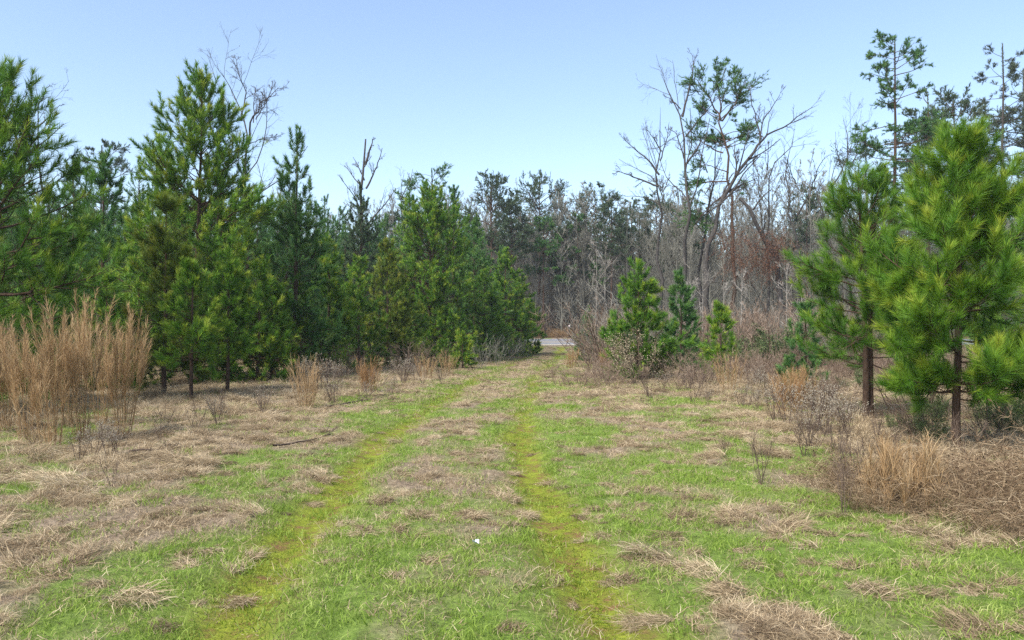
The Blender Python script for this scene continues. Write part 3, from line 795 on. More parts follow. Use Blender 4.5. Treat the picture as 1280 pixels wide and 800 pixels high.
root = thing('tall_pine', 'dark pine with drooping needle tufts among the big bare trees', 'pine', base)
link('trunk', tb.mesh('tall_pine_trunk', M['bark'], True), root); link('crown', cm.mesh('tall_pine_crown', M['needle_blue']), root)
custom_bare('thin tree with needle-dark stem between the big leaning tree and forked tree', 63, [
    ([(873, B0), (876, 320), (882, 260), (886, 215), (890, 180)], .16, .03), ([(884, 240), (895, 222), (902, 205)], .05, .02), ([(885, 215), (878, 195), (872, 185)], .05, .015)], 415)
# broken snag hung with dead vines
root, base = custom_bare('broken leaning snag draped with dark dead vines', 52, [
    ([(981, B0), (976, 330), (965, 305), (950, 280), (938, 258), (929, 246)], .22, .10),
    ([(942, 262), (950, 250), (960, 240), (966, 236)], .07, .02), ([(965, 305), (985, 315), (1000, 345), (1004, 380)], .08, .03)], 419, n1=4, n2=3, n3=3, len1=.2)
rngv = np.random.default_rng(421); vm = MB()
nv = 150
px_, py_ = rngv.uniform(903, 985, nv), rngv.uniform(283, 330, nv)
px_ = px_ + (py_ - 300) * .3
org = np.stack([(px_ - CX) / F * 52, np.full(nv, 52.0) + rngv.normal(0, .7, nv), EYE + (HOR - py_) / F * 52], 1) - base
Pv = poly(org, np.stack([rngv.normal(0, .5, nv), rngv.normal(0, .5, nv), np.full(nv, -.6)], 1), rngv.uniform(.8, 2.6, nv), 7, .22, -.12, rngv)
tubes(vm, Pv, np.full((nv, 7), .012), 3, .3)
ii_ = rngv.integers(0, nv, 5200); jj_ = rngv.integers(0, 7, 5200)
blades(vm, Pv[ii_, jj_] + rngv.normal(0, .10, (5200, 3)), nrm(rngv.normal(size=(5200, 3))), rngv.uniform(.05, .12, 5200), rngv.uniform(.03, .07, 5200), rngv, rngv.uniform(0, .9, 5200))
link('vine_curtain', vm.mesh('dead_vines', M['dead_leaf']), root)

custom_bare('bare twin-stemmed tree rising behind the tallest broad pine', 48, [
    ([(300, B0), (302, 300), (306, 210), (303, 190), (300, 150), (288, 118), (270, 88), (264, 75)], .15, .012),
    ([(300, 150), (305, 115), (295, 85), (292, 70)], .05, .01), ([(304, 185), (312, 160), (330, 128), (350, 108)], .075, .012),
    ([(315, 152), (316, 120), (318, 108)], .035, .01), ([(318, 148), (335, 118), (338, 100)], .035, .01), ([(306, 180), (322, 172), (346, 166)], .03, .01)], 431, n1=10, n2=6, rmin=.0085, len1=.4)
custom_bare('dead grey snag with a broken top above the stand', 62, [
    ([(455, B0), (456, 300), (455, 235), (456, 200), (460, 176)], .22, .06), ([(456, 205), (462, 185), (465, 173)], .11, .03),
    ([(457, 235), (470, 205), (476, 182)], .08, .02), ([(455, 225), (446, 205), (440, 195)], .06, .015)], 433, n1=5)
custom_bare('bare tree with two rising limbs against the pale sky', 66, [
    ([(1002, B0), (1000, 330), (998, 280), (996, 230), (998, 190), (1000, 165)], .15, .02), ([(997, 270), (1015, 240), (1022, 210), (1032, 195)], .08, .02),
    ([(997, 230), (986, 210), (980, 195)], .05, .015)], 435, n1=8)
custom_bare('thin bent bare tree between the big limbs and the pale-sky tree', 64, [
    ([(955, B0), (957, 330), (958, 260), (960, 212), (975, 200), (985, 180), (987, 160)], .13, .02), ([(960, 212), (961, 190), (962, 175)], .05, .015)], 437, n1=5)
custom_bare('bare tree leaning toward the forked pine', 60, [
    ([(1040, B0), (1035, 330), (1030, 270), (1045, 220), (1052, 190)], .12, .02), ([(1040, 238), (1060, 205), (1075, 165)], .07, .015), ([(1032, 280), (1020, 245), (1018, 215)], .06, .015)], 439, n1=8)
custom_bare('fine-twigged bare tree next to the tallest straight pine', 68, [
    ([(1066, B0), (1064, 300), (1062, 220), (1066, 180), (1064, 140)], .13, .02), ([(1064, 210), (1078, 180), (1082, 150)], .06, .015), ([(1063, 230), (1050, 200), (1046, 180)], .06, .015)], 441, n1=8)
custom_bare('thin bare tree behind the left big pine tops', 44, [
    ([(38, B0), (40, 250), (40, 150), (36, 110), (30, 98)], .12, .015), ([(40, 140), (52, 115), (62, 105)], .05, .012), ([(40, 160), (60, 140), (72, 128)], .05, .012)], 443, n1=6, rmin=.008)
custom_bare('fine bare treetop showing over the stand beside the snag', 66, [
    ([(500, B0), (500, 300), (498, 240), (502, 210)], .10, .015), ([(500, 250), (512, 225), (515, 210)], .05, .012)], 445, n1=7)

# white-stemmed saplings in the thicket
for px, top, d, sd, lab in [(745, 300, 42, 1, 'pair-stemmed white sapling nearest the road end'), (757, 306, 42.4, 2, 'white-stemmed sapling touching the paired white sapling'), (878, 318, 44, 3, 'whitish bare sapling behind the small upright pine'),
                            (862, 325, 46, 4, 'whitish bare sapling behind the slim dark pine'), (925, 335, 40, 5, 'whitish branching sapling in the red-brown thicket'), (983, 320, 40, 6, 'whitish sapling in front of the vine-draped snag'),
                            (905, 350, 38, 7, 'short whitish sapling in the thicket above the small upright pine')]:
    x, y = pxy(px, d); z = gz(x, y)
    tb, cm = bare_tree(500 + sd, hz(top, d) - z, .22, .25, 13, .007, 4, 3, 2, 48, r0=.045)
    root = thing('white_sapling', lab, 'sapling', (x, y, z - .03))
    link('trunk', tb.mesh('sapling_trunk', M['bark_pale'], True), root); link('crown', cm.mesh('sapling_twigs', M['bark_pale']), root)

# the distant grey woods: copies of eight bare trees
WOODS = 'grey bare tree in the distant winter woods'
rngw = np.random.default_rng(88)
wv = []
HW = [15, 17, 14, 19, 16, 18, 13, 15]
for i in range(8):
    tb, cm = bare_tree(600 + i, HW[i], [.22, .26, .20, .24, .28, .18, .26, .22][i], [.2, .3, .15, .3, .25, .35, .12, .2][i], 20, .0125, 6, 4, 3, [36, 42, 32, 38, 46, 30, 42, 36][i], r0=.10)
    root = thing('bare_tree', WOODS, 'tree', (0, 0, 0), 'bare trees of the distant woods')
    link('trunk', tb.mesh('bare_trunk', M['twig_far'], True), root); link('crown', cm.mesh('bare_crown', M['twig_far']), root)
    wv.append(root)
pts = []
while len(pts) < 250:
    d = rngw.uniform(60, 150)
    px = rngw.uniform(-180, 1460)
    x, y = pxy(px, d); s = road_s(x, y)
    if -4 < s < ROAD_W + 3: continue
    if s < 0 and not px > 800: continue
    if s < 0 and rngw.random() < .3: continue
    if px < 420 and rngw.random() < .6: continue
    if any((x - a) ** 2 + (y - b) ** 2 < 3.0 for a, b in pts): continue
    pts.append((x, y))
for i, (x, y) in enumerate(pts):
    r = wv[i % 8]
    px = x / y * F + CX
    H0 = HW[i % 8]
    top = 236 + rngw.uniform(-6, 40) - (35 * float(sstep(820, 1000, px)) if px < 1300 else 0)
    Hw = min(hz(top, y) - gz(x, y), 23)
    Hw = max(Hw, 8)
    sc = Hw / H0
    if i < 8:
        r.location = (x, y, gz(x, y) - .05); r.scale = (sc, sc, sc); r.rotation_euler = (0, 0, rngw.uniform(0, 6.28))
    else:
        dup(r, (x, y, gz(x, y) - .05), rngw.uniform(0, 6.28), (max(sc, .75), max(sc, .75), sc))

# the wood behind and between them, one mass
def wood_mesh(seed, H):
    tb, cm = bare_tree(seed, H, .24, .04, 28, .014, 5, 4, 2, 36, r0=.055)
    off = tb.n
    tb.V += cm.V; tb.A += cm.A; tb.Q += [q + off for q in cm.Q]; tb.T += [t + off for t in cm.T]; tb.n += cm.n
    return tb.mesh('wood_tree', M['twig_far'])
wm = [wood_mesh(650 + i, 10.0) for i in range(4)]
WX, WY, WH = [], [], []
for _ in range(3200):
    d = math.sqrt(rngw.uniform(70 ** 2, 230 ** 2)); px = rngw.uniform(-250, 1530); x, y = pxy(px, d); s = road_s(x, y)
    if -3 < s < ROAD_W + 3 or (s < 0 and px < 820): continue
    WX.append(x); WY.append(y); WH.append(rngw.uniform(.6, 1.65) if px < 540 or s < 0 else rngw.uniform(.95, 1.85))
WX, WY, WH = map(np.array, (WX, WY, WH)); nW = len(WX)
scatter('woodland', wm, WX, WY, ground_z(WX, WY) - .05, np.stack([np.zeros(nW), np.zeros(nW), rngw.uniform(0, 6.28, nW)], 1), np.stack([np.maximum(WH, .7)] * 2 + [WH], 1),
        rngw.integers(0, 4, nW), 'grey mass of bare winter wood behind the distant trees', 'woods')

# ---------------------------------------------------------------- undergrowth (one mass) and shrubs
def brush_mesh(seed, H, mat, stems=16, spread=.45, rmin=.006, n1=5, n2=4):
    r = np.random.default_rng(seed); m_ = MB()
    az = r.uniform(0, 6.28, stems); rr = r.uniform(0, .35, stems) * H
    org = np.stack([np.cos(az) * rr, np.sin(az) * rr, np.full(stems, -.05)], 1)
    d = np.stack([np.cos(az) * spread, np.sin(az) * spread, np.ones(stems)], 1) + r.normal(0, .15, (stems, 3))
    L = H * r.uniform(.6, 1.1, stems)
    P = poly(org, d, L, 7, .13, .02, r); R = np.full((stems, 7), rmin * 1.8) * np.linspace(1, .4, 7)
    tubes(m_, P, R, 3, r.uniform(.2, .7, stems))
    S, RS, LS = spawn(P, R, L, n1, .2, .98, .6, .45, 4, .18, .03, .7, rmin, r)
    tubes(m_, S, RS, 3, r.uniform(.2, .9, len(S)))
    Q, RQ, LQ = spawn(S, RS, LS, n2, .2, 1, .65, .55, 2, .1, .02, .8, rmin * .7, r)
    cones(m_, Q[:, 0], Q[:, 1], np.maximum(RQ[:, 0], rmin * .6), 3, r.uniform(.3, 1, len(Q)))
    return m_.mesh('brush', mat), P, S

brush = [brush_mesh(700 + i, 2.4, M['brush'], 18, .35, .009)[0] for i in range(4)]
brushg = [brush_mesh(710 + i, 2.6, M['twig_far'], 14, .30, .009)[0] for i in range(2)]
def leaf_shrub(seed, H, mat, n=2600, ls=.07):
    r = np.random.default_rng(seed); m_ = MB()
    stems = 12; az = r.uniform(0, 6.28, stems)
    P = poly(np.stack([np.cos(az) * .1, np.sin(az) * .1, np.full(stems, -.05)], 1), np.stack([np.cos(az) * .5, np.sin(az) * .5, np.ones(stems)], 1), H * r.uniform(.6, 1.05, stems), 7, .14, .02, r)
    R = np.full((stems, 7), .01); tubes(m_, P, R, 3, 0)
    S, RS, LS = spawn(P, R, np.full(stems, H), 8, .25, 1, .7, .4, 5, .2, .03, .6, .004, r)
    tubes(m_, S, RS, 3, 0)
    i, j = r.integers(0, len(S), n), r.integers(0, 5, n)
    blades(m_, S[i, j] + r.normal(0, .06, (n, 3)), nrm(r.normal(size=(n, 3)) + np.array([0, 0, .3])), r.uniform(.7, 1.2, n) * ls, ls * .5, r, r.uniform(.2, 1, n), None, r.normal(0, .4, (n, 3)))
    return m_.mesh('leafy_shrub', mat)
evg = [leaf_shrub(720 + i, 2.0, M['evergreen_shrub']) for i in range(2)]
rngu = np.random.default_rng(99)
UX, UY, US, UI = [], [], [], []
def under(n, p0, p1, d0, d1, h0, h1, kinds):
    for _ in range(n):
        d = math.sqrt(rngu.uniform(d0 ** 2, d1 ** 2)); px = rngu.uniform(p0, p1); x, y = pxy(px, d)
        if -1.5 < road_s(x, y) < ROAD_W + 1.5: continue
        if abs(x - path_x(y)) < 2.6 + .02 * y and y < 82: continue
        UX.append(x); UY.append(y); US.append(rngu.uniform(h0, h1)); UI.append(rngu.choice(kinds))
under(420, 745, 1100, 36, 75, .6, 1.5, [0, 1, 2, 3, 4, 5])
under(120, 760, 1090, 34, 60, .5, 1.1, [6, 7])
under(120, 690, 1330, 24, 36, .3, .55, [0, 1, 2, 3])
under(500, -200, 1480, 88, 135, .7, 1.7, [0, 1, 4, 5, 4, 5])
under(120, -200, 640, 24, 75, .3, .7, [0, 1, 2, 3])
under(40, -200, 1400, 88, 120, .6, 1.2, [6, 7])
under(60, 1100, 1400, 14, 40, .3, .6, [0, 1, 2, 3])
under(26, 1110, 1360, 10.5, 14.5, .16, .30, [6, 7, 6, 7, 0])
under(16, 1000, 1110, 17, 24, .2, .35, [0, 1, 2, 7])
UX, UY, US, UI = map(np.array, (UX, UY, US, UI))
nU = len(UX)
scatter('undergrowth', brush + brushg + evg, UX, UY, ground_z(UX, UY) - .03, np.stack([rngu.normal(0, .06, nU), rngu.normal(0, .06, nU), rngu.uniform(0, 6.28, nU)], 1),
        np.stack([US * rngu.uniform(.8, 1.3, nU)] * 2 + [US], 1), UI, 'red-brown leafless thicket below the trees', 'undergrowth')

# ---------------------------------------------------------------- grass, moss and dead thatch
def tuft(seed, n, rad, l0, l1, w, mat, lean=.5, bendamt=.6, v=(.2, .8)):
    r = np.random.default_rng(seed); m_ = MB()
    a = r.uniform(0, 6.28, n); q = rad * np.sqrt(r.uniform(0, 1, n))
    P = np.stack([np.cos(a) * q, np.sin(a) * q, np.full(n, -.012)], 1)
    D = nrm(np.stack([r.normal(0, lean, n), r.normal(0, lean, n), np.ones(n)], 1))
    bd = np.stack([r.normal(0, bendamt, n), r.normal(0, bendamt, n), -np.abs(r.normal(0, .35, n))], 1)
    vv = r.uniform(*v, n)
    blades(m_, P, D, r.uniform(l0, l1, n), r.uniform(.7, 1.3, n) * w, r, vv - .1, vv + .1, bd)
    return m_.mesh('tuft', mat)
def thatch(seed, n, l0, l1, w, h, mat, rad=.10):
    """a flattened mop of dead grass"""
    r = np.random.default_rng(seed); m_ = MB()
    main = r.uniform(0, 6.28)
    a = r.normal(main, .75, n); q = rad * np.sqrt(r.uniform(0, 1, n)); b = r.uniform(0, 6.28, n)
    P = np.stack([np.cos(b) * q, np.sin(b) * q, r.uniform(0, h, n) * (1 - .6 * (q / rad) ** 2)], 1)
    e = np.radians(r.normal(14, 20, n))
    D = np.stack([np.cos(a) * np.cos(e), np.sin(a) * np.cos(e), np.sin(e)], 1)
    bd = np.stack([r.normal(0, .28, n), r.normal(0, .28, n), -np.abs(r.normal(.45, .3, n))], 1)
    vv = np.clip(r.beta(2.2, 2.2, n) + r.normal(0, .12), 0, 1)
    blades(m_, P, D, r.uniform(l0, l1, n), r.uniform(.7, 1.5, n) * w, r, vv - .1, vv + .12, bd)
    return m_.mesh('thatch', mat)

g_m = [tuft(800 + i, 70, .16, .03, .075, .0042, M['grass']) for i in range(4)] + [tuft(806 + i, 50, .14, .05, .12, .004, M['grass'], .6, .8) for i in range(2)]
mo_m = [tuft(810 + i, 90, .16, .012, .032, .0050, M['moss'], .8, .8) for i in range(3)]
st_m = [tuft(815 + i, 46, .16, .03, .085, .0032, M['straw'], 1.1, .6, (.2, .95)) for i in range(3)]
rngg = np.random.default_rng(123)
X, Y = wedge(lambda y: 62 if y < 8 else 62 * (8 / y) ** 1.2, 2.6, 62, rngg)
s_ = road_s(X, Y)
dr, tk = dryness(X, Y), np.clip(tracks(X, Y), 0, 1)
u = rngg.uniform(0, 1, len(X))
idx = np.full(len(X), -1)
grn = u < (1 - .80 * dr)
idx[grn] = rngg.integers(0, 6, grn.sum())
mo = (rngg.uniform(0, 1, len(X)) < .9 * sstep(.2, .6, tk)) & grn
grn_soil = mo & (fbm(X * 2.0, Y * 1.2, 41.0, 3) < .43)                 # bare soil showing in the wheel tracks
idx[mo] = rngg.integers(6, 9, mo.sum())
dd = (~grn) | ((rngg.uniform(0, 1, len(X)) < .34) & ~mo)
idx[dd] = rngg.integers(9, 12, dd.sum())
o_ = X - path_x(Y)
keep = (idx >= 0) & ~grn_soil & ~((np.abs(o_) > 8) & (Y > 20) & (idx < 9)) & ~((np.abs(o_) > 3.2) & (Y > 38) & (idx < 9))
X, Y, idx = X[keep], Y[keep], idx[keep]; n = len(X)
sc = rngg.uniform(.75, 1.3, n) * np.clip(Y / 10, 1, 2.6)
zs = rngg.uniform(.8, 1.3, n) * np.clip(Y / 14, 1, 1.5)
scatter('grass', g_m + mo_m + st_m, X, Y, ground_z(X, Y), np.stack([rngg.normal(0, .08, n), rngg.normal(0, .08, n), rngg.uniform(0, 6.28, n)], 1),
        np.stack([sc, sc, zs], 1), idx, 'short green grass and moss growing over the field', 'grass')

th_m = [thatch(830 + i, 260, .06, .20, .0036, .055, M['straw'], .12) for i in range(5)] + [thatch(840 + i, 380, .10, .30, .0036, .11, M['straw'], .17) for i in range(4)]
up_m = [tuft(850 + i, 60, .08, .18, .5, .0048, M['straw'], .35, .7, (.25, 1)) for i in range(3)]
X, Y = wedge(lambda y: 80 if y < 8 else 80 * (8 / y) ** 1.2, 2.6, 75, rngg)
dr = dryness(X, Y); tk = np.clip(tracks(X, Y), 0, 1); o_ = X - path_x(Y)
cl = fbm(X * 3.0, Y * 2.1, 17.0, 3)
p = (.26 + .74 * dr) * sstep(.42, .62, cl) * (1 - .95 * tk) * (.7 + .3 * sstep(1.5, 3, np.abs(o_))) + .015
k_ = (rngg.uniform(0, 1, len(X)) < p) & ~((road_s(X, Y) > -1.2))
X, Y, o_ = X[k_], Y[k_], o_[k_]; n = len(X)
side = sstep(2.0, 3.6, -o_) + sstep(3.0, 5.0, o_)
idx = np.where(rngg.uniform(0, 1, n) < .15 + .45 * side, rngg.integers(5, 9, n), rngg.integers(0, 5, n))
upm = rngg.uniform(0, 1, n) < .02 + .14 * side + .10 * sstep(4, 6, np.abs(o_))
idx[upm] = rngg.integers(9, 12, upm.sum())
sc = rngg.uniform(.4, 1.1, n) * np.clip(Y / 12, 1, 2.2) * (.78 + .22 * side)
zs = sc * rngg.uniform(.4, .9, n) * np.clip(12 / Y, .5, 1)
scatter('dead_grass', th_m + up_m, X, Y, ground_z(X, Y) - .005, np.stack([rngg.normal(0, .12, n), rngg.normal(0, .12, n), rngg.uniform(0, 6.28, n)], 1),
        np.stack([sc, sc, zs], 1), idx, 'matted tan dead grass lying in clumps over the field', 'dead grass')

# ---------------------------------------------------------------- tall plume grass and other standing weeds
def plume_clump(seed, H, n=34, rad=.22, mat='plume', lean=.13, plume=.46, nb=95, dx=0.0, thick=.0042):
    r = np.random.default_rng(seed); st, pl = MB(), MB()
    a = r.uniform(0, 6.28, n); q = rad * np.sqrt(r.uniform(0, 1, n))
    org = np.stack([np.cos(a) * q, np.sin(a) * q, np.full(n, -.04)], 1)
    d = np.stack([np.cos(a) * q / rad * lean + dx, np.sin(a) * q / rad * lean, np.ones(n)], 1) + r.normal(0, .05, (n, 3))
    L = H * np.clip(r.normal(.78, .17, n), .4, 1.04)
    P = poly(org, d, L, 10, .035, .0, r)
    tubes(st, P, np.full((n, 10), thick) * np.linspace(1, .35, 10), 4, r.uniform(.2, .8, n))
    # feathery upper half
    N = n * nb
    i = np.repeat(np.arange(n), nb); u = 1 - plume * r.uniform(0, 1, N) ** .8
    f = u * 9; j = np.clip(f.astype(int), 0, 8); w = (f - j)[:, None]
    p = P[i, j] * (1 - w) + P[i, j + 1] * w; t = nrm(P[i, j + 1] - P[i, j])
    aa = np.abs(r.normal(.30, .13, N))[:, None]
    D = nrm(t * np.cos(aa) + perp_random(t, r) * np.sin(aa))
    env = np.sin(np.pi * np.clip((u - 1 + plume) / plume * .85 + .12, 0, 1))
    vv = r.beta(2.5, 2.0, N) * .8 + r.normal(0, .08, n)[i] + .1
    blades(pl, p, D, r.uniform(.12, .27, N) * (.4 + env * .8), .0046, r, np.clip(vv, 0, 1), np.clip(vv + .1, 0, 1), np.stack([r.normal(0, .3, N), r.normal(0, .3, N), -np.abs(r.normal(0, .25, N))], 1))
    # long dry leaves low down
    nl = n * 3; i = r.integers(0, n, nl); j = r.integers(0, 5, nl)
    D = nrm(np.stack([r.normal(0, .5, nl), r.normal(0, .5, nl), np.ones(nl)], 1))
    blades(st, P[i, j], D, r.uniform(.2, .5, nl), .006, r, r.uniform(.2, .9, nl), None, np.stack([r.normal(0, .5, nl), r.normal(0, .5, nl), -r.uniform(.3, 1.4, nl)], 1))
    return st.mesh('dry_stalks', M[mat]), pl.mesh('seed_plumes', M[mat])

PL = [(8, 540, 402, 34, .20, -.10, 'tan plume grass clump leaning out beyond the plume grass bed'), (38, 552, 400, 36, .20, -.04, 'tan plume grass clump between the leaning clump and the tallest plumes'),
      (66, 558, 384, 40, .20, 0, 'bushy tan plume grass clump with its stalks bare at the foot'), (104, 553, 366, 34, .13, -.03, 'tallest slim tan plume grass clump of the bed'),
      (128, 535, 398, 26, .14, .03, 'low tan plume grass clump tucked beside the tallest plumes'), (155, 545, 380, 38, .18, .05, 'tan plume grass clump at the bed end beside the yellow-green pine'),
      (85, 535, 392, 24, .16, .02, 'half-hidden plume grass clump at the back of the bed'), (-25, 545, 395, 34, .2, 0, 'plume grass clump at the far end of the bed under the big pine')]
for i, (px, py, top, n, rad, dx, lab) in enumerate(PL):
    x, y = at(px, py); z = gz(x, y)
    a, b = plume_clump(900 + i, hz(top, y) - z, int(n * .72), rad * .62, dx=dx)
    root = thing('plume_grass', lab, 'grass clump', (x, y, z), 'tall plume grass bed')
    link('stalk_tuft', a, root); link('seed_head', b, root)

def small_clump(px, py, top, seed, lab, mat='rust_grass', n=40, rad=.18, plume=.6, nb=26, group=None):
    x, y = at(px, py); z = gz(x, y)
    a, b = plume_clump(seed, hz(top, y) - z, n, rad, mat, .22, plume, nb)
    root = thing('dry_grass_clump', lab, 'grass clump', (x, y, z), group)
    link('stalk_tuft', a, root); link('seed_head', b, root); return root
small_clump(985, 520, 452, 931, 'rust-coloured broomsedge clump in front of the forked pine')
small_clump(1002, 512, 456, 932, 'paler broomsedge clump touching the rust-coloured one', 'plume')
small_clump(913, 492, 438, 933, 'spiky tan grass clump under the small upright pine', 'plume', 24, .25)
small_clump(383, 512, 440, 934, 'upright pale grass tuft beside the fallen branch', 'plume', 26, .14)
small_clump(462, 492, 446, 935, 'orange-tan grass tuft at the foot of the yellowish olive pine')
small_clump(714, 462, 433, 936, 'small orange grass tuft at the road end of the thicket', 'rust_grass', 22)
small_clump(757, 467, 436, 937, 'orange grass clump left of the shaggy young pine foot', 'rust_grass', 28)
small_clump(560, 470, 437, 938, 'tan grass tuft behind the pine saplings', 'plume', 24)
small_clump(532, 477, 440, 939, 'tan grass tuft between saplings and olive pine', 'plume', 26)
small_clump(318, 470, 412, 940, 'rusty dead plume shrub below the slender crooked pine', 'rust_grass', 40, .3)
small_clump(350, 478, 404, 941, 'red-brown dead plume shrub behind the upright pale tuft', 'rust_grass', 44, .25)
def straw_stalks(px, py, top, seed, lab, n):
    x, y = at(px, py); z = gz(x, y)
    a, b = plume_clump(seed, hz(top, y) - z, n, .18, 'plume', .18, .85, 60, thick=.0065)
    root = thing('straw_stalks_clump', lab, 'grass clump', (x, y, z))
    link('stalk_tuft', a, root); link('seed_head', b, root)
straw_stalks(1112, 640, 540, 951, 'tall straw stalks rising from the bramble heap', 9)
straw_stalks(1125, 630, 508, 952, 'tallest pair of straw stalks in the bramble heap', 4)
straw_stalks(1158, 640, 535, 953, 'slanting straw stalks at the top of the bramble heap', 6)
straw_stalks(1090, 630, 548, 954, 'short straw stalks at the grass side of the bramble heap', 8)

def weed(seed, H, heads=True, n=9, spread=.35):
    """branching dead weed; heads: pale seed fluff"""
    r = np.random.default_rng(seed); st, hd = MB(), MB()
    a = r.uniform(0, 6.28, n); q = .06 * r.uniform(0, 1, n)
    org = np.stack([np.cos(a) * q, np.sin(a) * q, np.full(n, -.03)], 1)
    P = poly(org, np.stack([np.cos(a) * spread, np.sin(a) * spread, np.ones(n)], 1), H * r.uniform(.6, .95, n), 7, .09, .03, r)
    R = np.full((n, 7), .0056) * np.linspace(1, .5, 7); tubes(st, P, R, 4, .2)
    S, RS, LS = spawn(P, R, np.full(n, H), 7, .4, .98, .6, .34, 4, .14, .08, .7, .0028, r); tubes(st, S, RS, 3, .35)
    Q, RQ, LQ = spawn(S, RS, LS, 4, .3, 1, .6, .5, 2, .1, .1, .8, .0013, r); cones(st, Q[:, 0], Q[:, 1], RQ[:, 0], 3, .5)
    if heads:
        tip = np.concatenate([Q[:, 1], S[:, -1]]); tip = tip[r.uniform(0, 1, len(tip)) < .7]
        m = 7; c = np.repeat(tip, m, 0)
        D = nrm(r.normal(size=c.shape) + np.array([0, 0, .4]))
        blades(hd, c, D, r.uniform(.010, .020, len(c)), .012, r, r.uniform(.1, 1, len(c)), None, r.normal(0, .6, c.shape))
        return st.mesh('weed_stems', M['weed_stem']), hd.mesh('fluffy_seed_heads', M['fluff'])
    return st.mesh('weed_stems', M['weed_stem']), None
wf = [weed(960 + i, 1.0) for i in range(3)]; wd = [weed(970 + i, 1.0, False, 7, .28) for i in range(3)]
def put_weed(px, py, top, lab, fluffy=True, group=None, i=[0]):
    i[0] += 1
    x, y = at(px, py); z = gz(x, y); H = hz(top, y) - z
    a, b = (wf if fluffy else wd)[i[0] % 3]
    root = thing('seed_weed' if fluffy else 'dead_weed', lab, 'weed', (x, y, z), group)
    root.scale = (H * 1.05, H * 1.05, H); root.rotation_euler = (0, 0, i[0] * 1.9)
    link('stem', a, root)
    if b: link('seed_head', b, root)
FL = 'dead weed with pale fluffy seed heads at the field edge beside the forked pine'
for px, py, top in [(985, 535, 470), (1005, 540, 478), (1020, 532, 466), (968, 528, 480), (1032, 548, 490), (1050, 545, 492), (995, 520, 468), (1015, 515, 462), (945, 515, 478), (925, 508, 476), (1065, 530, 485), (960, 500, 458)]:
    put_weed(px, py, top, FL, True, 'fluffy weeds beside the forked pine')
FL2 = 'dead fluffy-headed weed at the foot of the plume grass bed'
for px, py, top in [(118, 572, 520), (138, 575, 518), (150, 568, 522), (100, 578, 530)]:
    put_weed(px, py, top, FL2, True, 'fluffy weeds at the plume grass bed')
FL3 = 'grey fluffy-headed weed in front of the green cone pine'
for px, py, top in [(388, 490, 440), (402, 492, 436), (375, 488, 446), (412, 486, 442), (425, 484, 446)]:
    put_weed(px, py, top, FL3, True, 'fluffy weeds by the green cone pine')
for px, py, top, lab in [(950, 602, 530, 'dark leafless weed standing alone in the green grass'), (905, 572, 530, 'small dark twiggy weed between track and forked pine'), (142, 612, 560, 'single dark stick-like weed before the plume grass bed'),
                         (1052, 640, 545, 'dark branching weed at the grass end of the brambles'), (1065, 620, 540, 'thin purple-brown weed touching the dark branching weed'), (245, 545, 500, 'dark twiggy weed below the small thin-trunked pine'),
                         (272, 528, 488, 'low twiggy weed beside the crooked pine stem'), (812, 500, 440, 'fan of bare tan stems before the shaggy young pine'), (866, 502, 452, 'grey twiggy weed between shaggy and upright pines'),
                         (505, 482, 448, 'dark brown bushy weed at the edge by the olive pine'), (520, 478, 446, 'brown bushy weed touching the dark bushy weed'), (1205, 575, 500, 'thin weed at the foot of the bushy pine')]:
    put_weed(px, py, top, lab, False)
rq = np.random.default_rng(191)
for _ in range(16):
    px, py = rq.uniform(1000, 1110), rq.uniform(535, 600)
    put_weed(px, py, py - rq.uniform(40, 75), 'thin dead weed in the rough between the forked pine and the brambles', bool(rq.random() < .35), 'thin weeds between the forked pine and the brambles')
for _ in range(16):
    px = rq.uniform(190, 560); py = 545 - (px - 190) * .19 + rq.uniform(-12, 10)
    put_weed(px, py, py - rq.uniform(25, 45), 'low dry weed along the field edge below the dense stand', bool(rq.random() < .4), 'dry weeds along the field edge below the stand')
for _ in range(12):
    px = rq.uniform(820, 990); py = rq.uniform(478, 520)
    put_weed(px, py, py - rq.uniform(25, 45), 'low dry weed in the rough before the thicket', bool(rq.random() < .5), 'dry weeds in the rough before the thicket')
# pale dead shrub at the foot of the shaggy pine
x, y = at(798, 482); z = gz(x, y)
a = leaf_shrub(981, 1.75, M['seedy'], 1800, .04)
tag(link('dead_shrub', a, None, (x, y, z)), 'pale dead seedy shrub at the foot of the shaggy young pine', 'shrub')
x, y = at(838, 478); z = gz(x, y)
tag(link('dead_shrub', leaf_shrub(982, 1.4, M['seedy'], 1100, .036), None, (x, y, z)), 'pale dead shrub between the shaggy pine and the slim dark pine', 'shrub')
# red-brown low brush at the thicket front
for i, (px, py, top) in enumerate([(705, 482, 458), (725, 484, 455), (748, 486, 456), (772, 486, 458), (860, 486, 444), (880, 482, 440), (940, 480, 436), (960, 478, 430), (845, 490, 455), (690, 470, 452)]):
    x, y = at(px, py); z = gz(x, y); H = hz(top, y) - z
    o = link('brush_shrub', brush[i % 4], None, (x, y, z)); o.scale = (H / 2.2 * 1.5, H / 2.2 * 1.5, H / 2.2); o.rotation_euler = (0, 0, i * 1.3)
    tag(o, 'low red-brown leafless brush along the front of the thicket', 'shrub', 'low brush along the thicket front')
for i, (px, py, top) in enumerate([(600, 460, 425), (622, 456, 420), (640, 452, 418), (652, 448, 420)]):
    x, y = at(px, py); z = gz(x, y); H = hz(top, y) - z
    o = link('brush_shrub', brushg[i % 2], None, (x, y, z)); o.scale = (H / 2.4, H / 2.4, H / 2.4); o.rotation_euler = (0, 0, i * 1.7)
    tag(o, 'grey twiggy shrub under the last pines of the stand', 'shrub', 'grey shrubs under the last pines')

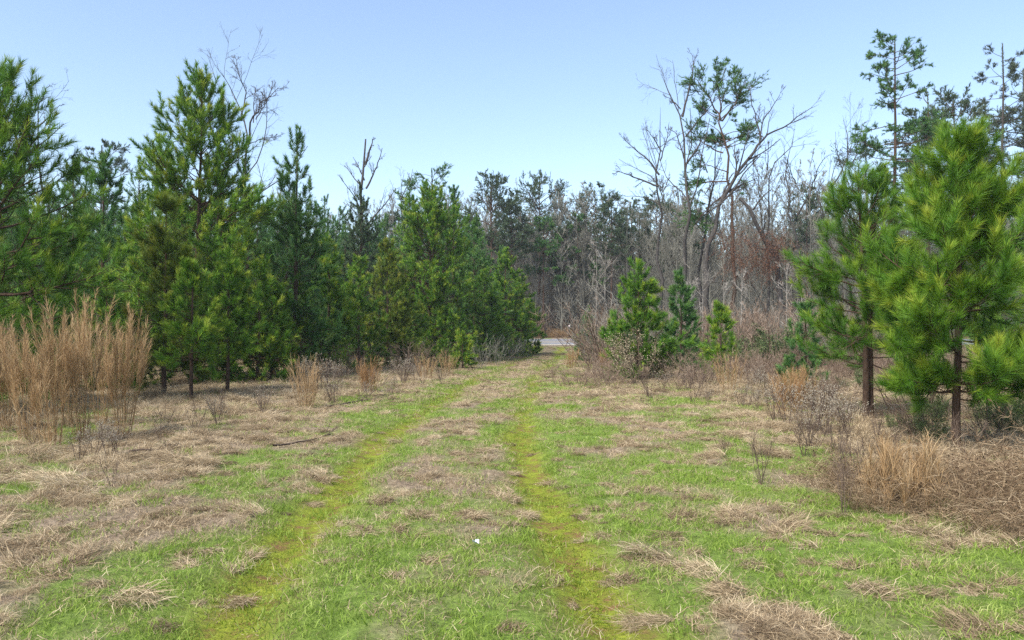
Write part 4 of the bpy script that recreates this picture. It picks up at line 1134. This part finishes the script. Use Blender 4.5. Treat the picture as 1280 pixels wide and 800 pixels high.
# bramble heap
def bramble(seed, rad=.62, H=.50, n=80):
    r = np.random.default_rng(seed); st, lf = MB(), MB()
    a = r.uniform(0, 6.28, n); q = rad * .75 * np.sqrt(r.uniform(0, 1, n)); az = r.uniform(0, 6.28, n)
    org = np.stack([np.cos(a) * q, np.sin(a) * q, np.full(n, -.02)], 1)
    P = poly(org, np.stack([np.cos(az) * .6, np.sin(az) * .6, np.ones(n)], 1), H * r.uniform(1.0, 2.3, n), 10, .16, -.17, r)
    P[:, :, 2] = np.maximum(P[:, :, 2], -.02)
    R = np.full((n, 10), .0030) * np.linspace(1, .4, 10); tubes(st, P, R, 3, r.uniform(.0, .55, n))
    S, RS, LS = spawn(P, R, np.full(n, .6), 5, .2, 1, .8, .4, 3, .2, -.05, .6, .0015, r); tubes(st, S, RS, 3, r.uniform(.1, .8, len(S)))
    m = 900; i, j = r.integers(0, len(S), m), r.integers(0, 3, m)
    blades(lf, S[i, j], nrm(r.normal(size=(m, 3))), r.uniform(.02, .038, m), .013, r, r.uniform(.05, .6, m), None, r.normal(0, .5, (m, 3)))
    m = 2000; i, j = r.integers(0, n, m), r.integers(0, 9, m)                       # dead grass caught in it
    hgt = P[i, j]
    blades(lf, hgt, nrm(np.stack([r.normal(0, .8, m), r.normal(0, .8, m), r.normal(.35, .4, m)], 1)), r.uniform(.10, .32, m), .0032, r, np.clip(r.normal(.62, .2, m), 0, 1), None,
           np.stack([r.normal(0, .5, m), r.normal(0, .5, m), -r.uniform(.1, 1.0, m)], 1))
    return st.mesh('bramble_canes', M['bramble']), lf.mesh('bramble_litter', M['bramble'])
bv = [bramble(990 + i) for i in range(4)]
rngb = np.random.default_rng(55)
for i, (x, y, s) in enumerate([(3.3, 7.3, .7), (3.2, 7.9, .6), (3.75, 7.6, .85), (3.65, 6.6, .8), (4.25, 7.0, .95), (4.2, 7.9, .8), (4.85, 7.5, .95), (3.75, 5.95, .75), (4.35, 6.2, .95), (4.95, 6.7, 1.05), (5.5, 7.6, .95), (4.75, 8.4, .7),
                               (5.6, 6.9, 1.0), (5.2, 5.9, 1.0), (4.3, 5.4, .65), (6.2, 7.9, .9), (6.4, 7.0, 1.0), (3.15, 6.9, .5), (3.6, 8.4, .5), (5.6, 8.6, .7)]):
    root = thing('bramble_bush', 'tangled brown bramble bush forming the heap below the bushy pine', 'bramble', (x, y, gz(x, y)), 'brambles heaped below the bushy pine')
    root.scale = (s, s, s * rngb.uniform(.8, 1.05)); root.rotation_euler = (0, 0, rngb.uniform(0, 6.28))
    link('cane', bv[i % 4][0], root); link('leaf_litter', bv[i % 4][1], root)

# fallen branches
def fallen(px0, py0, px1, py1, seed, lab, r0=.02):
    r = np.random.default_rng(seed); tb = MB()
    a = np.array([*at(px0, py0), 0]); b = np.array([*at(px1, py1), 0])
    P = resample(np.stack([a, b]), 9); P += r.normal(0, .02, P.shape) * np.array([1, 1, 0])
    P[:, 2] = ground_z(P[:, 0], P[:, 1]) + .035
    L = np.linalg.norm(b - a)
    R = r0 * np.linspace(1, .3, 9); tubes(tb, P[None], R[None], 5, .2)
    S, RS, LS = spawn(P[None], R[None], np.array([L]), 9, .25, 1, .6, .35, 5, .14, .10, .6, .006, r); tubes(tb, S, RS, 4, .2)
    Q, RQ, LQ = spawn(S, RS, LS, 4, .3, 1, .6, .5, 3, .14, .05, .7, .004, r); tubes(tb, Q, RQ, 3, .3)
    o = tag(link('fallen_branch', tb.mesh('fallen_branch', M['weed_stem'], True, a), None, a), lab, 'branch')
fallen(412, 512, 500, 494, 61, 'dark fallen branch lying in dry grass below the green cone pine')
fallen(345, 562, 420, 548, 62, 'thin dark stick lying at the edge of the wheel track', .014)
fallen(160, 568, 225, 566, 63, 'long straight stick lying before the plume grass bed', .015)

# posts beyond the road
def post(px, d, H, lab, plate=False):
    x, y = pxy(px, d); z = gz(x, y); m_ = MB()
    rr = np.linspace(0, 1, 6)
    P = np.stack([np.zeros(6), np.zeros(6), -.1 + rr * (H + .1)], 1); P[:, 0] += .01 * np.sin(rr * 3)
    R = np.array([.125, .12, .115, .115, .11, .02]); P[-1, 2] = P[-2, 2] + .05 if False else P[-1, 2]
    P[-2, 2] = P[-1, 2] - .03
    tubes(m_, P[None], R[None], 10, .5)
    root = thing('road_post', lab, 'post', (x, y, z))
    link('shaft', m_.mesh('post_shaft', M['post'], True), root)
    if plate:
        q = MB(); a, b, c = .09, .012, .14
        v = np.array([[sx * a, sy * b, sz * c] for sx in (-1, 1) for sy in (-1, 1) for sz in (-1, 1)], float) + np.array([.06, -.15, H - .2])
        q.add(v, Q=[[0, 1, 3, 2], [4, 6, 7, 5], [0, 4, 5, 1], [2, 3, 7, 6], [0, 2, 6, 4], [1, 5, 7, 3]])
        link('reflector_plate', q.mesh('reflector_plate', M['reflector']), root)
post(681, 90, 1.5, 'dark wooden post standing alone beyond the road')
post(711, 91, 1.45, 'dark post with a pale plate beyond the road', True)
post(698, 92, 1.1, 'thin low post between the two dark posts')
# straw verge beyond the road
for i, px in enumerate([672, 686, 697, 704, 708, 716, 690]):
    d = 90.5 + i * .25; x, y = pxy(px, d); z = gz(x, y)
    if i < 2: verge = (globals().get('verge') or []) + [plume_clump(1100 + i, .9, 40, .5, 'plume', .3, .8, 30)]
    a, b = verge[i % 2]
    root = thing('dry_grass_clump', 'orange-tan grass clump on the verge beyond the road', 'grass clump', (x, y, z), 'grass clumps on the far road verge')
    root.scale = (1.6, 1.6, 1.25)
    link('stalk_tuft', a, root); link('seed_head', b, root)

# white scrap in the grass
x, y = at(595, 693); z = gz(x, y); r = np.random.default_rng(5); m_ = MB()
gx_, gy_ = np.meshgrid(np.linspace(-.022, .022, 5), np.linspace(-.014, .014, 5))
m_.add(np.stack([gx_, gy_, r.uniform(0, .03, gx_.shape)], -1), Q=[[j * 5 + i, j * 5 + i + 1, j * 5 + i + 6, j * 5 + i + 5] for j in range(4) for i in range(4)], a=.6)
tag(link('paper_scrap', m_.mesh('paper_scrap', M['scrap']), None, (x, y, z + .05)), 'crumpled white scrap lying between the wheel tracks', 'scrap')

# ---------------------------------------------------------------- thin winter haze, one closed box round the whole place
hm = bpy.data.materials.new('thin_haze'); hm.use_nodes = True
hn = hm.node_tree.nodes; hn.remove(hn['Principled BSDF'])
pv = hn.new('ShaderNodeVolumePrincipled')
pv.inputs['Color'].default_value = (.86, .92, 1.0, 1); pv.inputs['Density'].default_value = 0.00042; pv.inputs['Anisotropy'].default_value = 0.2
hm.node_tree.links.new(pv.outputs[0], hn['Material Output'].inputs['Volume'])
hb = MB()
v = np.array([[sx, sy, sz] for sx in (-1000, 1000) for sy in (-400, 1700) for sz in (-2.0, 34.0)], float)
hb.add(v, Q=[[0, 1, 3, 2], [4, 6, 7, 5], [0, 4, 5, 1], [2, 3, 7, 6], [0, 2, 6, 4], [1, 5, 7, 3]])
tag(link('haze', hb.mesh('haze', hm)), 'thin pale winter haze over the field and woods', 'haze', None, 'stuff')
